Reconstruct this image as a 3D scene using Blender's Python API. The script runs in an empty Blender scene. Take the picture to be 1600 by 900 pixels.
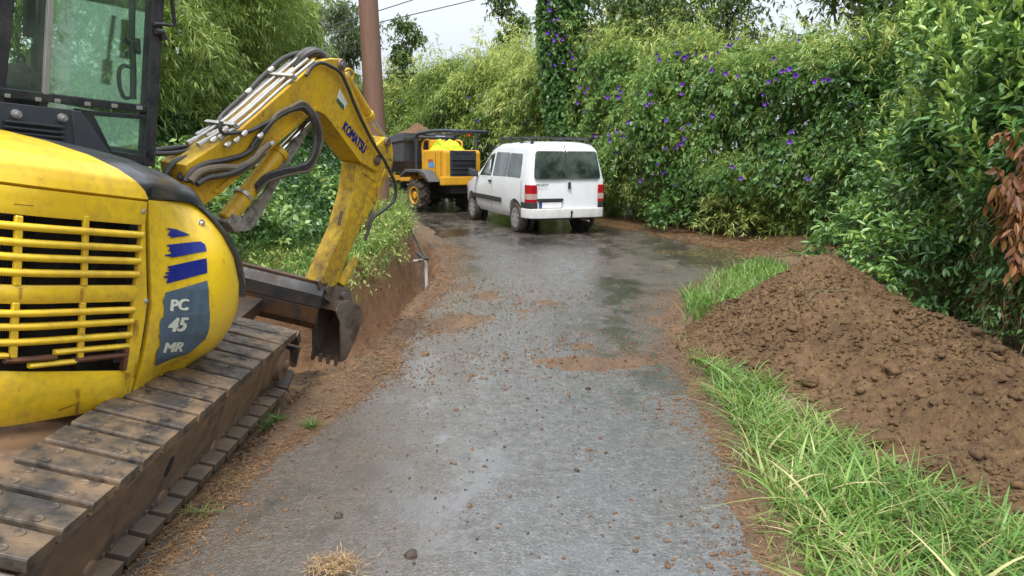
import bpy, bmesh, math, random
import numpy as np
from mathutils import Vector, Matrix, noise as mn
from math import radians as R, sin, cos, pi

S = bpy.context.scene
COL = S.collection
rnd = random.Random(7)
rng = np.random.default_rng(11)

# ------------------------------------------------------------------ camera
F = 1150.0                      # focal length in pixels of a 1600 wide frame
PITCH = math.atan(195 / F)
EYE = Vector((0, 0, 1.6))
cam = bpy.data.cameras.new('camera')
camo = bpy.data.objects.new('camera', cam)
COL.objects.link(camo)
camo.location = EYE
camo.rotation_euler = (pi / 2 - PITCH, 0, 0)
cam.sensor_width = 36
cam.lens = 36 * F / 1600
cam.clip_start = 0.05
cam.clip_end = 2000
S.camera = camo
# ------------------------------------------------------------------ sky and sun (overcast)
SUN_EL, SUN_ROT = R(58), R(200)
w = bpy.data.worlds.new('World'); S.world = w; w.use_nodes = True
nt = w.node_tree; nt.nodes.clear()
sky = nt.nodes.new('ShaderNodeTexSky'); sky.sky_type = 'NISHITA'; sky.sun_disc = False
sky.sun_elevation = SUN_EL; sky.sun_rotation = SUN_ROT; sky.dust_density = 4; sky.air_density = 1.0
hs = nt.nodes.new('ShaderNodeHueSaturation'); hs.inputs['Saturation'].default_value = 0.22
mixw = nt.nodes.new('ShaderNodeMix'); mixw.data_type = 'RGBA'; mixw.inputs[0].default_value = 0.72
tcw = nt.nodes.new('ShaderNodeTexCoord')
mpw = nt.nodes.new('ShaderNodeMapping'); mpw.inputs['Scale'].default_value = (1, 1, 2.5)
nzw = nt.nodes.new('ShaderNodeTexNoise'); nzw.inputs['Scale'].default_value = 2.2; nzw.inputs['Detail'].default_value = 5
rpw = nt.nodes.new('ShaderNodeValToRGB')
rpw.color_ramp.elements[0].position = 0.3; rpw.color_ramp.elements[0].color = (6.6, 7.3, 8.3, 1)
rpw.color_ramp.elements[1].position = 0.7; rpw.color_ramp.elements[1].color = (8.3, 9.0, 9.9, 1)
bgw = nt.nodes.new('ShaderNodeBackground'); bgw.inputs[1].default_value = 0.11
ow = nt.nodes.new('ShaderNodeOutputWorld')
L = nt.links.new
L(sky.outputs[0], hs.inputs['Color']); L(hs.outputs[0], mixw.inputs[6])
L(tcw.outputs['Generated'], mpw.inputs[0]); L(mpw.outputs[0], nzw.inputs[0]); L(nzw.outputs[0], rpw.inputs[0])
L(rpw.outputs[0], mixw.inputs[7])
sxw = nt.nodes.new('ShaderNodeSeparateXYZ'); L(tcw.outputs['Generated'], sxw.inputs[0])      # overcast: the zenith is brighter than the horizon
grw = nt.nodes.new('ShaderNodeMapRange'); grw.inputs[1].default_value = 0; grw.inputs[2].default_value = .9; grw.inputs[3].default_value = .40; grw.inputs[4].default_value = 1.35; L(sxw.outputs[2], grw.inputs[0])
muw = nt.nodes.new('ShaderNodeVectorMath'); muw.operation = 'SCALE'; L(mixw.outputs[2], muw.inputs[0]); L(grw.outputs[0], muw.inputs[3]); L(muw.outputs[0], bgw.inputs[0]); L(bgw.outputs[0], ow.inputs[0])
sl = bpy.data.lights.new('sun', 'SUN'); sl.energy = 1.5; sl.angle = R(14); sl.color = (1, .96, .9)
so = bpy.data.objects.new('sun', sl); COL.objects.link(so)
so.rotation_euler = (pi / 2 - SUN_EL, 0, pi - SUN_ROT + pi)   # checked below against the sky direction
_sd = Vector((sin(SUN_ROT) * cos(SUN_EL), cos(SUN_ROT) * cos(SUN_EL), sin(SUN_EL)))
so.rotation_euler = _sd.to_track_quat('Z', 'Y').to_euler()
S.view_settings.view_transform = 'Standard'; S.view_settings.look = 'None'
S.view_settings.exposure = 1.18; S.view_settings.gamma = 1
S.view_settings.use_curve_mapping = False
S.render.engine = 'CYCLES'
S.cycles.max_bounces = 6; S.cycles.diffuse_bounces = 4; S.cycles.glossy_bounces = 3
S.cycles.transmission_bounces = 6; S.cycles.transparent_max_bounces = 8
S.cycles.use_denoising = True
S.cycles.sample_clamp_indirect = 4

# ------------------------------------------------------------------ small helpers
def ray(px, py):
    xc, yc = (px - 800) / F, (450 - py) / F
    return Vector((xc, cos(PITCH) + yc * sin(PITCH), -sin(PITCH) + yc * cos(PITCH)))

def atY(px, py, Y):
    d = ray(px, py); return EYE + d * (Y / d.y)

def tag(o, label=None, cat=None, group=None, kind=None):
    if label: o['label'] = label
    if cat: o['category'] = cat
    if group: o['group'] = group
    if kind: o['kind'] = kind
    return o

def empty(name, loc, label, cat, group=None):
    o = bpy.data.objects.new(name, None); COL.objects.link(o); o.location = loc
    o.empty_display_size = .1
    return tag(o, label, cat, group)

def wloc(o):
    v = Vector((0, 0, 0))
    while o: v = v + o.location; o = o.parent
    return v

def link(name, me, m, parent=None, local=False, smooth=False):
    """mesh in world coordinates -> object, stored relative to its parent (parents are never rotated here)"""
    if parent is not None and not local: me.transform(Matrix.Translation(-wloc(parent)))
    o = bpy.data.objects.new(name, me); COL.objects.link(o)
    ms = m if isinstance(m, (list, tuple)) else [m]
    if not me.materials:
        for q in ms: me.materials.append(q)
    if smooth: me.polygons.foreach_set('use_smooth', [True] * len(me.polygons))
    if parent is not None: o.parent = parent
    return o

def meshnp(name, V, faces_flat, counts, attrs=None, matidx=None):
    V = np.asarray(V, dtype=np.float32); ff = np.asarray(faces_flat, dtype=np.int32); counts = np.asarray(counts, dtype=np.int32)
    me = bpy.data.meshes.new(name)
    me.vertices.add(len(V)); me.vertices.foreach_set('co', V.ravel())
    me.loops.add(len(ff)); me.loops.foreach_set('vertex_index', ff)
    me.polygons.add(len(counts))
    st = np.zeros(len(counts), np.int32); st[1:] = np.cumsum(counts)[:-1]
    me.polygons.foreach_set('loop_start', st); me.polygons.foreach_set('loop_total', counts)
    if matidx is not None: me.polygons.foreach_set('material_index', np.asarray(matidx, np.int32))
    for k, a in (attrs or {}).items():
        at = me.attributes.new(k, 'FLOAT', 'POINT'); at.data.foreach_set('value', np.asarray(a, np.float32))
    me.update(calc_edges=True); me.validate()
    return me

def grid_mesh(name, P, closed_u=False, attrs=None):
    """P: (nu, nv, 3)"""
    P = np.asarray(P); nu, nv = P.shape[:2]
    i, j = np.meshgrid(np.arange(nu if closed_u else nu - 1), np.arange(nv - 1), indexing='ij')
    i2 = (i + 1) % nu
    f = np.stack([i * nv + j, i2 * nv + j, i2 * nv + j + 1, i * nv + j + 1], -1).reshape(-1)
    return meshnp(name, P.reshape(-1, 3), f, np.full(f.size // 4, 4), attrs)

class MB:
    """collects shapes into one bmesh"""
    def __init__(s): s.b = bmesh.new()
    def poly(s, pts):
        vs = [s.b.verts.new(p) for p in pts]; return s.b.faces.new(vs)
    def prism(s, pts, vec):
        """polygon extruded by vec"""
        vec = Vector(vec); n = len(pts)
        a = [s.b.verts.new(p) for p in pts]; b = [s.b.verts.new(Vector(p) + vec) for p in pts]
        s.b.faces.new(a); s.b.faces.new(b[::-1])
        for i in range(n): s.b.faces.new((a[(i + 1) % n], a[i], b[i], b[(i + 1) % n]))
        return s
    def hexa(s, M, sx, sy, sz):
        co = [M @ Vector((x * sx / 2, y * sy / 2, z * sz / 2)) for z in (-1, 1) for x, y in ((-1, -1), (1, -1), (1, 1), (-1, 1))]
        v = [s.b.verts.new(c) for c in co]
        for q in ((3, 2, 1, 0), (4, 5, 6, 7), (0, 1, 5, 4), (1, 2, 6, 5), (2, 3, 7, 6), (3, 0, 4, 7)): s.b.faces.new([v[k] for k in q])
        return s
    def box(s, c, sx, sy, sz, rz=0, rx=0, ry=0):
        M = Matrix.Translation(c) @ Matrix.Rotation(rz, 4, 'Z') @ Matrix.Rotation(ry, 4, 'Y') @ Matrix.Rotation(rx, 4, 'X')
        return s.hexa(M, sx, sy, sz)
    def tube(s, pts, r, seg=10, caps=True):
        pts = [Vector(p) for p in pts]; n = len(pts)
        rr = r if isinstance(r, (list, tuple)) else [r] * n
        T = [(pts[min(i + 1, n - 1)] - pts[max(i - 1, 0)]).normalized() for i in range(n)]
        up = Vector((0, 0, 1)) if abs(T[0].z) < .9 else Vector((1, 0, 0))
        nrm = T[0].cross(up).normalized(); rings = []
        for i in range(n):
            nrm = (nrm - T[i] * nrm.dot(T[i])).normalized(); bn = T[i].cross(nrm)
            rings.append([s.b.verts.new(pts[i] + (nrm * cos(2 * pi * k / seg) + bn * sin(2 * pi * k / seg)) * rr[i]) for k in range(seg)])
        for i in range(n - 1):
            for k in range(seg): s.b.faces.new((rings[i][k], rings[i][(k + 1) % seg], rings[i + 1][(k + 1) % seg], rings[i + 1][k]))
        if caps: s.b.faces.new(rings[0][::-1]); s.b.faces.new(rings[-1])
        return s
    def lathe(s, o, ax, prof, seg=24):
        """prof: list of (distance along axis, radius)"""
        ax = Vector(ax).normalized(); u = ax.orthogonal().normalized(); v = ax.cross(u); rings = []
        for h, r in prof:
            rings.append([s.b.verts.new(Vector(o) + ax * h + (u * cos(2 * pi * k / seg) + v * sin(2 * pi * k / seg)) * max(r, 1e-4)) for k in range(seg)])
        for i in range(len(rings) - 1):
            for k in range(seg): s.b.faces.new((rings[i][k], rings[i][(k + 1) % seg], rings[i + 1][(k + 1) % seg], rings[i + 1][k]))
        s.b.faces.new(rings[0][::-1]); s.b.faces.new(rings[-1])
        return s
    def mesh(s, name, bevel=0, seg=2, ang=35):
        b = s.b
        bmesh.ops.recalc_face_normals(b, faces=b.faces)
        if bevel:
            ed = [e for e in b.edges if len(e.link_faces) == 2 and e.calc_face_angle(0) > R(ang)]
            bmesh.ops.bevel(b, geom=ed, offset=bevel, segments=seg, affect='EDGES', profile=.6, clamp_overlap=True)
        me = bpy.data.meshes.new(name); b.to_mesh(me); b.free(); return me
    def build(s, name, m, parent=None, bevel=0, seg=2, smooth=False, local=False, ang=35):
        me = s.mesh(name, bevel, seg, ang)
        o = link(name, me, m, parent, local)
        if smooth: smooth_by_angle(me)
        return o

def smooth_by_angle(me, a=38):
    me.polygons.foreach_set('use_smooth', [True] * len(me.polygons))
    b = bmesh.new(); b.from_mesh(me)
    for e in b.edges:
        e.smooth = not (len(e.link_faces) == 2 and e.calc_face_angle(0) > R(a))
    b.to_mesh(me); b.free()

def spline(pts, n=8):
    """catmull-rom through pts"""
    P = [Vector(p) for p in pts]; out = []
    Q = [P[0] * 2 - P[1]] + P + [P[-1] * 2 - P[-2]]
    for i in range(1, len(Q) - 2):
        for k in range(n):
            t = k / n; a, b, c, d = Q[i - 1], Q[i], Q[i + 1], Q[i + 2]
            out.append(.5 * (2 * b + (c - a) * t + (2 * a - 5 * b + 4 * c - d) * t * t + (3 * b - a - 3 * c + d) * t ** 3))
    out.append(P[-1]); return out

# value noise on numpy arrays
def _h(ix, iy, seed):
    n = (ix.astype(np.int64) * 374761393 + iy.astype(np.int64) * 668265263 + seed * 974634777) & 0x7fffffff
    n = ((n ^ (n >> 13)) * 1274126177) & 0x7fffffff
    return ((n ^ (n >> 16)) & 0xffff) / 65535.0
def vnoise(x, y, seed=0):
    ix, iy = np.floor(x), np.floor(y); fx, fy = x - ix, y - iy
    fx = fx * fx * (3 - 2 * fx); fy = fy * fy * (3 - 2 * fy)
    a = _h(ix, iy, seed); b = _h(ix + 1, iy, seed); c = _h(ix, iy + 1, seed); d = _h(ix + 1, iy + 1, seed)
    return (a * (1 - fx) + b * fx) * (1 - fy) + (c * (1 - fx) + d * fx) * fy
def fbm(x, y, scale=1.0, octv=4, seed=0, gain=.5):
    x = np.asarray(x, float) * scale; y = np.asarray(y, float) * scale; s = 0; a = 1; t = 0
    for o in range(octv):
        s = s + a * (vnoise(x + 17.3 * o, y - 9.1 * o, seed + o) - .5); t += a; a *= gain; x = x * 2.03; y = y * 2.03
    return s / t * 2       # about -1..1
def sstep(x, a, b):
    t = np.clip((x - a) / (b - a), 0, 1); return t * t * (3 - 2 * t)

# ------------------------------------------------------------------ materials
class NT:
    def __init__(s, name):
        s.m = bpy.data.materials.new(name); s.m.use_nodes = True; s.t = s.m.node_tree; s.t.nodes.clear()
        s.out = s.n('ShaderNodeOutputMaterial'); s.tc = s.n('ShaderNodeTexCoord')
    def n(s, t, **k):
        q = s.t.nodes.new(t)
        for a, b in k.items(): setattr(q, a, b)
        return q
    def l(s, a, b): s.t.links.new(a, b)
    def noise(s, scale, detail=4, rough=.55, stretch=None, dist=0, vec=None):
        q = s.n('ShaderNodeTexNoise'); q.inputs['Scale'].default_value = scale; q.inputs['Detail'].default_value = detail
        q.inputs['Roughness'].default_value = rough; q.inputs['Distortion'].default_value = dist
        v = vec or s.tc.outputs['Object']
        if stretch:
            mp = s.n('ShaderNodeMapping'); mp.inputs['Scale'].default_value = stretch; s.l(v, mp.inputs[0]); v = mp.outputs[0]
        s.l(v, q.inputs['Vector']); return q.outputs[0]
    def voro(s, scale, feature='F1', out='Distance'):
        q = s.n('ShaderNodeTexVoronoi', feature=feature); q.inputs['Scale'].default_value = scale
        s.l(s.tc.outputs['Object'], q.inputs['Vector']); return q.outputs[out]
    def ramp(s, src, stops):
        q = s.n('ShaderNodeValToRGB'); e = q.color_ramp.elements
        while len(e) < len(stops): e.new(.5)
        for k, (p, c) in enumerate(stops):
            e[k].position = p; e[k].color = (c, c, c, 1) if isinstance(c, (int, float)) else (*c, 1)
        s.l(src, q.inputs[0]); return q.outputs[0]
    def mix(s, fac, a, b, mode='MIX'):
        q = s.n('ShaderNodeMix', data_type='RGBA', blend_type=mode)
        for i, v in ((0, fac), (6, a), (7, b)):
            if isinstance(v, (int, float)): q.inputs[i].default_value = v if i == 0 else (v, v, v, 1)
            elif isinstance(v, tuple): q.inputs[i].default_value = (*v, 1)
            else: s.l(v, q.inputs[i])
        return q.outputs[2]
    def math(s, op, a, b=0.0):
        q = s.n('ShaderNodeMath', operation=op)
        for i, v in ((0, a), (1, b)):
            if isinstance(v, (int, float)): q.inputs[i].default_value = v
            else: s.l(v, q.inputs[i])
        return q.outputs[0]
    def bump(s, h, strength=.5, dist=.01, normal=None):
        q = s.n('ShaderNodeBump'); q.inputs['Strength'].default_value = strength; q.inputs['Distance'].default_value = dist
        s.l(h, q.inputs['Height'])
        if normal: s.l(normal, q.inputs['Normal'])
        return q.outputs[0]
    def pbsdf(s, col, rough=.5, metal=0, normal=None, spec=.5, **k):
        q = s.n('ShaderNodeBsdfPrincipled')
        for nm, v in [('Base Color', col), ('Roughness', rough), ('Metallic', metal), ('Specular IOR Level', spec)] + list(k.items()):
            nm = nm.replace('_', ' ')
            if isinstance(v, (int, float)): q.inputs[nm].default_value = v
            elif isinstance(v, tuple): q.inputs[nm].default_value = (*v, 1) if len(v) == 3 else v
            else: s.l(v, q.inputs[nm])
        if normal: s.l(normal, q.inputs['Normal'])
        return q.outputs[0]
    def fin(s, sh): s.l(sh, s.out.inputs[0]); return s.m

def painted(name, c, rough=.35, dirt=(.10, .065, .035), amt=.35, c2=None, scale=6, bump=.1, metal=0, wear=None, spec=.5, coat=0):
    """paint or plastic with dirt, an optional second tone and optional worn spots showing rust or metal"""
    t = NT(name)
    n1 = t.noise(scale, 6, .6); n2 = t.noise(scale * 7, 5, .7); n3 = t.noise(scale * 1.7, 3, .5, stretch=(1, 1, .25))
    col = t.mix(t.ramp(n1, [(.35, 0.), (.7, 1.)]), c, c2 or tuple(v * .86 for v in c))
    d = t.ramp(t.math('ADD', t.math('MULTIPLY', n2, .55), t.math('MULTIPLY', n3, .45)), [(.5 - .1 * amt, 0.), (.72 - .1 * amt, amt)])
    col = t.mix(d, col, dirt)
    if wear:
        wm = t.ramp(t.math('ADD', t.math('MULTIPLY', n2, .6), t.math('MULTIPLY', t.noise(scale * .8, 2), .4)), [(wear[0], 0.), (wear[0] + .03, 1.)])
        col = t.mix(wm, col, wear[1])
    r = t.ramp(n1, [(.3, rough * .8), (.75, min(1, rough * 1.5))])
    r = t.mix(d, r, .8)
    nb = t.bump(n2, bump, .004)
    return t.fin(t.pbsdf(col, r, metal, nb, spec, Coat_Weight=coat, Coat_Roughness=.12))

M = {}
# ------------------------------------------------------------------ ground shape
XL = ([-50, 0, 2.7, 3.8, 4.67, 5.4, 7.3, 9.9, 12, 15, 18, 22, 30, 60], [-1.6, -1.5, -1.45, -1.38, -1.12, -.95, -.98, -.86, -1.0, -1.6, -2.5, -4.3, -9, -30])
XR = ([-50, 0, 2.66, 4, 6.3, 8.3, 9.2, 10.4, 11.4, 12.3, 13.6, 16, 18, 22, 30, 60], [.9, .9, 1.02, 1.2, 1.42, 1.9, 2.35, 3.3, 4.0, 4.05, 3.45, 2.4, 1.7, 0, -4, -26])
def gbase(y): return np.interp(y, [0, 4, 8, 15, 17.5, 20, 40, 300], [0, 0, .06, .21, .28, .35, .6, .6])
XE = ([-50, 0, 5.75, 6.25, 6.6, 7.3, 8.5, 9.9, 11.8, 14.6, 17, 20, 26, 60], [-4.2, -4.1, -3.9, -2.6, -1.95, -1.7, -1.55, -1.45, -1.66, -2.35, -3.0, -4.1, -7.5, -30])
XT = ([5, 6.1, 7.3, 8.5, 9.9, 11.8, 14.6, 17, 20], [-1.2, -1.14, -1.16, -1.1, -.98, -1.22, -1.85, -2.45, -3.2])
BH = ([0, 5.7, 6.3, 8.5, 10, 11.5, 15, 18, 24, 60], [.5, .5, .48, .48, .62, .85, .75, .6, .5, .5])
TD = ([5.2, 5.7, 6.5, 7.5, 9.5, 10.5, 15, 18.5], [0, .16, .34, .4, .4, .33, .2, 0])
PATCH = [(910, 533, .16, .07), (890, 556, .36, .1), (935, 562, .26, .07), (745, 575, .17, .09), (765, 455, .26, .12), (850, 465, .2, .1), (728, 490, .33, .16), (990, 550, .14, .08), (815, 478, .1, .06),
         (690, 505, .25, .14), (1035, 492, .16, .16), (720, 440, .3, .16), (1060, 545, .15, .12)]
def road_z(x, y): return gbase(y) + .006 * fbm(x, y, .9, 3, 5) - .012 * np.clip(np.abs(x) - .6, 0, 1)
def ground_z(x, y):
    x = np.asarray(x, float); y = np.asarray(y, float)
    xl = np.interp(y, *XL) + .10 * fbm(y, y * 0 + 3, 1.7, 3, 21); xr = np.interp(y, *XR) + .07 * fbm(y, y * 0 + 9, 1.9, 3, 22)
    d = np.maximum(xl - x, x - xr)
    z = gbase(y) + np.clip(d * .22, -.028, .03) + fbm(x, y, 3.5, 4, 1) * np.where(d > 0, .022, .010)
    z = z + np.where(d > .1, fbm(x, y, 14, 3, 2) * .012, 0)
    for px, py, a, b in PATCH:
        p = EYE + ray(px, py) * ((1.6 - .03) / -ray(px, py).z)
        k = 1.55 - float(gbase(p.y)); p = EYE + ray(px, py) * (k / -ray(px, py).z)
        q = ((x - p.x) / (a * 1.15)) ** 2 + ((y - p.y) / (b * 2.3)) ** 2
        z = z + np.exp(-q) * (.036 + .034 * fbm(x, y, 16, 3, 8))
    # ground rising under the machine
    near = 1 - sstep(y, 5.6, 6.6)
    z = z + np.clip((-1.62 - x) * .235, 0, .5) * near - .10 * near * sstep(-x, 1.42, 1.60)
    # bank
    xe = np.interp(y, *XE) + .07 * fbm(y, x * 0, 1.6, 4, 31); db = xe - x
    bh = np.interp(y, *BH)
    zb = gbase(y) + bh + np.clip(db - .25, 0, 3) * .55 * (1 + .3 * fbm(x, y, .8, 3, 33)) + fbm(x, y, 3, 4, 34) * .06
    Sg = sstep(db, -.16, .10); z = z * (1 - Sg) + zb * Sg
    xt = np.interp(y, *XT) + .06 * fbm(y, x * 0 + 5, 2.3, 4, 36)
    T = sstep(x - xe, -.02, .2) * sstep(xt - x, -.03, .2) * np.interp(y, *TD, left=0, right=0)
    z = z - T * (1 + .25 * fbm(x, y, 4, 3, 37))
    wall = Sg * (1 - Sg) * 4 * np.clip((y - 5.5), 0, 1)
    z = z + wall * (fbm(x, y, 9, 3, 38) * .09 + fbm(x, y, 22, 2, 39) * .05)
    # right side rises a little under the hedge
    z = z + np.clip((x - 4.2) * .12, 0, .3) * (y < 40)
    return z
def gz(x, y): return float(ground_z(np.array([x]), np.array([y]))[0])

def axis(a, b, st, lo, hi):
    core = np.arange(a, b + 1e-6, st)
    up = [b]; s = st
    while up[-1] < hi: s *= 1.35; up.append(min(hi, up[-1] + s))
    dn = [a]; s = st
    while dn[-1] > lo: s *= 1.35; dn.append(max(lo, dn[-1] - s))
    return np.concatenate([dn[1:][::-1], core, up[1:]])
gx = axis(-5, 6, .045, -400, 400); gy = axis(1.6, 20, .05, -60, 700)
X, Y = np.meshgrid(gx, gy, indexing='ij')
Z = ground_z(X, Y)

# soil / ground
t = NT('soil_mat')
n1 = t.noise(1.3, 5, .6); n2 = t.noise(9, 8, .7); n3 = t.noise(60, 4, .7)
soil = t.mix(t.ramp(n1, [(.35, 0.), (.65, 1.)]), (.10, .060, .034), (.175, .108, .060))
soil = t.mix(t.ramp(n2, [(.4, 0.), (.68, .75)]), soil, (.075, .048, .031))
soil = t.mix(t.ramp(t.noise(45, 5, .8, stretch=(1, 3, 1)), [(.56, 0.), (.66, .55)]), soil, (.30, .20, .11))
hb = t.math('ADD', t.math('MULTIPLY', n2, 1.), t.math('MULTIPLY', n3, .35))
geo = t.n('ShaderNodeNewGeometry'); sz_ = t.n('ShaderNodeSeparateXYZ'); t.l(geo.outputs['Normal'], sz_.inputs[0])
sub_ = t.mix(t.ramp(t.noise(5, 6, .7), [(.35, 0.), (.65, 1.)]), (.30, .165, .080), (.17, .092, .048))      # the cut exposes orange subsoil
soil = t.mix(t.ramp(sz_.outputs[2], [(.62, .9), (.86, 0.)]), soil, sub_)
M['soil'] = t.fin(t.pbsdf(soil, t.ramp(n1, [(.35, .5), (.6, .85)]), 0, t.bump(hb, .9, .03), .35))

g = link('ground', grid_mesh('ground', np.stack([X, Y, Z], -1)), M['soil'], smooth=True); tag(g, kind='structure')

# wet asphalt
t = NT('wet_asphalt')
ob = t.tc.outputs['Object']
agg = t.voro(75); agg2 = t.noise(55, 6, .75); big = t.noise(.55, 5, .65, dist=.5, stretch=(1.3, .55, 1)); mid = t.noise(3.2, 6, .7, stretch=(1.1, .7, 1)); mot = t.noise(17, 5, .75)
col = t.mix(t.ramp(agg2, [(.36, 0.), (.64, 1.)]), (.029, .029, .029), (.215, .207, .192))
damp = t.ramp(t.math('ADD', t.math('MULTIPLY', big, .6), t.math('MULTIPLY', mid, .4)), [(.38, 0.), (.48, .5), (.60, 1.)])
col = t.mix(t.math('MULTIPLY', damp, .6), col, t.mix(.5, col, (.24, .235, .225)))
col = t.mix(t.ramp(mot, [(.42, .55), (.60, 0.)]), col, (.03, .031, .034))
col = t.mix(t.ramp(t.noise(120, 2, .5), [(.66, 0.), (.74, .6)]), col, (.42, .42, .40))
pal = t.math('MULTIPLY', t.ramp(t.noise(11, 3, .5), [(.66, 0.), (.70, .5)]), t.ramp(t.noise(.8, 2, .5), [(.5, 0.), (.6, 1.)]))
col = t.mix(pal, col, (.36, .35, .32))
sep = t.n('ShaderNodeSeparateXYZ'); t.l(ob, sep.inputs[0])
lx = t.math('ADD', sep.outputs[0], t.math('MULTIPLY', t.math('SUBTRACT', mid, .5), 1.5))
lx = t.math('ADD', lx, t.math('MULTIPLY', t.math('SUBTRACT', big, .5), 1.2))
film = t.ramp(t.math('MULTIPLY', t.math('ADD', lx, 2.0), .25), [(.20, 1.), (.38, .85), (.49, .15), (.68, 0.), (.76, .25), (.86, .9)])
film2 = t.ramp(t.math('ADD', t.math('MULTIPLY', big, .45), t.math('MULTIPLY', mid, .55)), [(.54, 0.), (.64, .35)])
farm = t.ramp(t.math('MULTIPLY', sep.outputs[1], .05), [(.25, 0.), (.42, .45), (.60, 1.)])
fa = t.math('MAXIMUM', t.math('MAXIMUM', film, film2), t.math('MULTIPLY', farm, t.ramp(mid, [(.35, .35), (.58, 1.)])))
fa = t.math('MULTIPLY', fa, t.ramp(agg2, [(.34, 1.), (.72, .45)]))
col = t.mix(t.math('MULTIPLY', fa, .85), col, t.mix(agg2, (.045, .032, .020), (.17, .12, .075)))
sp = t.ramp(t.noise(34, 5, .8), [(.60, 0.), (.66, .9)])
sp = t.math('MULTIPLY', sp, t.ramp(t.noise(1.3, 4, .65), [(.44, 0.), (.60, 1.)]))
sp = t.math('MULTIPLY', sp, t.ramp(t.math('MULTIPLY', sep.outputs[1], .1), [(.38, .15), (.55, 1.)]))
col = t.mix(sp, col, (.15, .095, .055))
wet = t.math('ADD', t.math('MULTIPLY', big, .55), t.math('MULTIPLY', mid, .45))
rough = t.ramp(wet, [(.45, .10), (.515, .24), (.61, .45)])
col = t.mix(t.ramp(wet, [(.43, .55), (.53, 0.)]), col, (.035, .035, .037))
rough = t.mix(sp, rough, .8)
bh_ = t.math('ADD', t.math('MULTIPLY', agg, -.7), t.math('ADD', t.math('MULTIPLY', agg2, 1.0), t.math('MULTIPLY', mot, 1.3)))
bs = t.n('ShaderNodeBump'); bs.inputs['Distance'].default_value = .016
t.l(t.ramp(wet, [(.45, .10), (.55, .85)]), bs.inputs['Strength']); t.l(bh_, bs.inputs['Height'])
film_w = t.ramp(wet, [(.44, 1.), (.54, .55), (.64, .12)])
film_w = t.mix(sp, film_w, 0.)
cb = t.bump(t.math('ADD', t.math('MULTIPLY', mot, 1.), t.math('MULTIPLY', agg2, .5)), .32, .010)
M['asphalt'] = t.fin(t.pbsdf(col, rough, 0, bs.outputs[0], .6, Coat_Weight=film_w, Coat_Roughness=.10, Coat_Normal=cb))

ry = np.concatenate([np.arange(-6, 24, .1), np.arange(24, 60, 1.)]); us = np.linspace(0, 1, 50)
RX = (np.interp(ry, *XL) - .35)[:, None] * (1 - us) + (np.interp(ry, *XR) + .4)[:, None] * us
RY = np.repeat(ry[:, None], 50, 1)
RZ = road_z(RX, RY) - np.clip(np.interp(ry, *XL)[:, None] - .1 - RX, 0, 1) * 2
r_ = link('road', grid_mesh('road', np.stack([RX, RY, RZ], -1)[:, ::-1]), M['asphalt'], smooth=True); tag(r_, kind='structure')

# ------------------------------------------------------------------ soil heap on the right verge
CR = [(3.45, 8.5, .12), (3.2, 7.5, .56), (3.05, 6.9, .52), (2.95, 5.9, .48), (2.95, 5.2, .46), (3.0, 4.4, .43), (3.1, 3.6, .40), (3.2, 2.6, .38), (3.3, 1.2, .3)]
def heap_h(x, y):
    cy = np.array([c[1] for c in CR[::-1]]); cx = np.array([c[0] for c in CR[::-1]]); ch = np.array([c[2] for c in CR[::-1]])
    xc = np.interp(y, cy, cx); hh = np.interp(y, cy, ch, left=.2, right=0)
    tl = np.interp(y, [1, 3, 3.6, 4.9, 5.7, 6.3, 7, 7.8, 8.8, 9.2], [2.35, 2.15, 1.95, 1.78, 1.45, 1.38, 1.75, 2.1, 3.0, 3.3])   # left toe
    tl = tl + .12 * fbm(y, x * 0, 2.2, 3, 51); tr = xc + 1.0
    a = np.clip((x - tl) / np.maximum(xc - tl, .05), -1, 1); b = np.clip((tr - x) / 1.0, -1, 1)
    prof = np.where(x < xc, np.power(np.clip(a, 0, 1), .88), np.power(np.clip(b, 0, 1), .8))
    h = prof * hh
    lump = fbm(x, y, 1.6, 3, 52) * .15 + fbm(x, y, 5, 4, 53) * .07 + np.abs(fbm(x, y, 12, 3, 54)) * .06 * (.5 + fbm(x, y, 2, 2, 57)) + np.abs(fbm(x, y, 26, 3, 55)) * .055 + fbm(x, y, 48, 2, 56) * .016
    h = h + lump * np.clip(h * 5, 0, 1) - .06 * (h < .002)
    return h - .02
hx = np.arange(1.1, 4.5, .018); hy = np.arange(1.2, 9.4, .020)
HX, HY = np.meshgrid(hx, hy, indexing='ij'); HZ = ground_z(HX, HY) * .3 + gbase(HY) * .7 + heap_h(HX, HY)
def heap_z(x, y): return float((ground_z(np.array([x]), np.array([y])) * .3 + gbase(np.array([y])) * .7 + heap_h(np.array([x]), np.array([y])))[0])
t = NT('heap_soil')
n1 = t.noise(1.6, 5, .6); n2 = t.noise(16, 8, .72); n3 = t.noise(90, 4, .7)
c = t.mix(t.ramp(n1, [(.35, 0.), (.65, 1.)]), (.150, .088, .044), (.225, .138, .068))
c = t.mix(t.ramp(n2, [(.38, .0), (.62, .85)]), c, (.085, .052, .029))
c = t.mix(t.ramp(t.voro(26), [(.0, .5), (.16, 0.)]), c, (.24, .15, .085))
M['heap'] = t.fin(t.pbsdf(c, .88, 0, t.bump(t.math('ADD', n2, t.math('MULTIPLY', n3, .4)), 1.0, .03), .2))
hp = link('soil_heap', grid_mesh('soil_heap', np.stack([HX, HY, HZ], -1)), M['heap'], smooth=True)
tag(hp, 'long heap of loose brown earth dumped on the verge right of the lane', 'soil heap')
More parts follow.
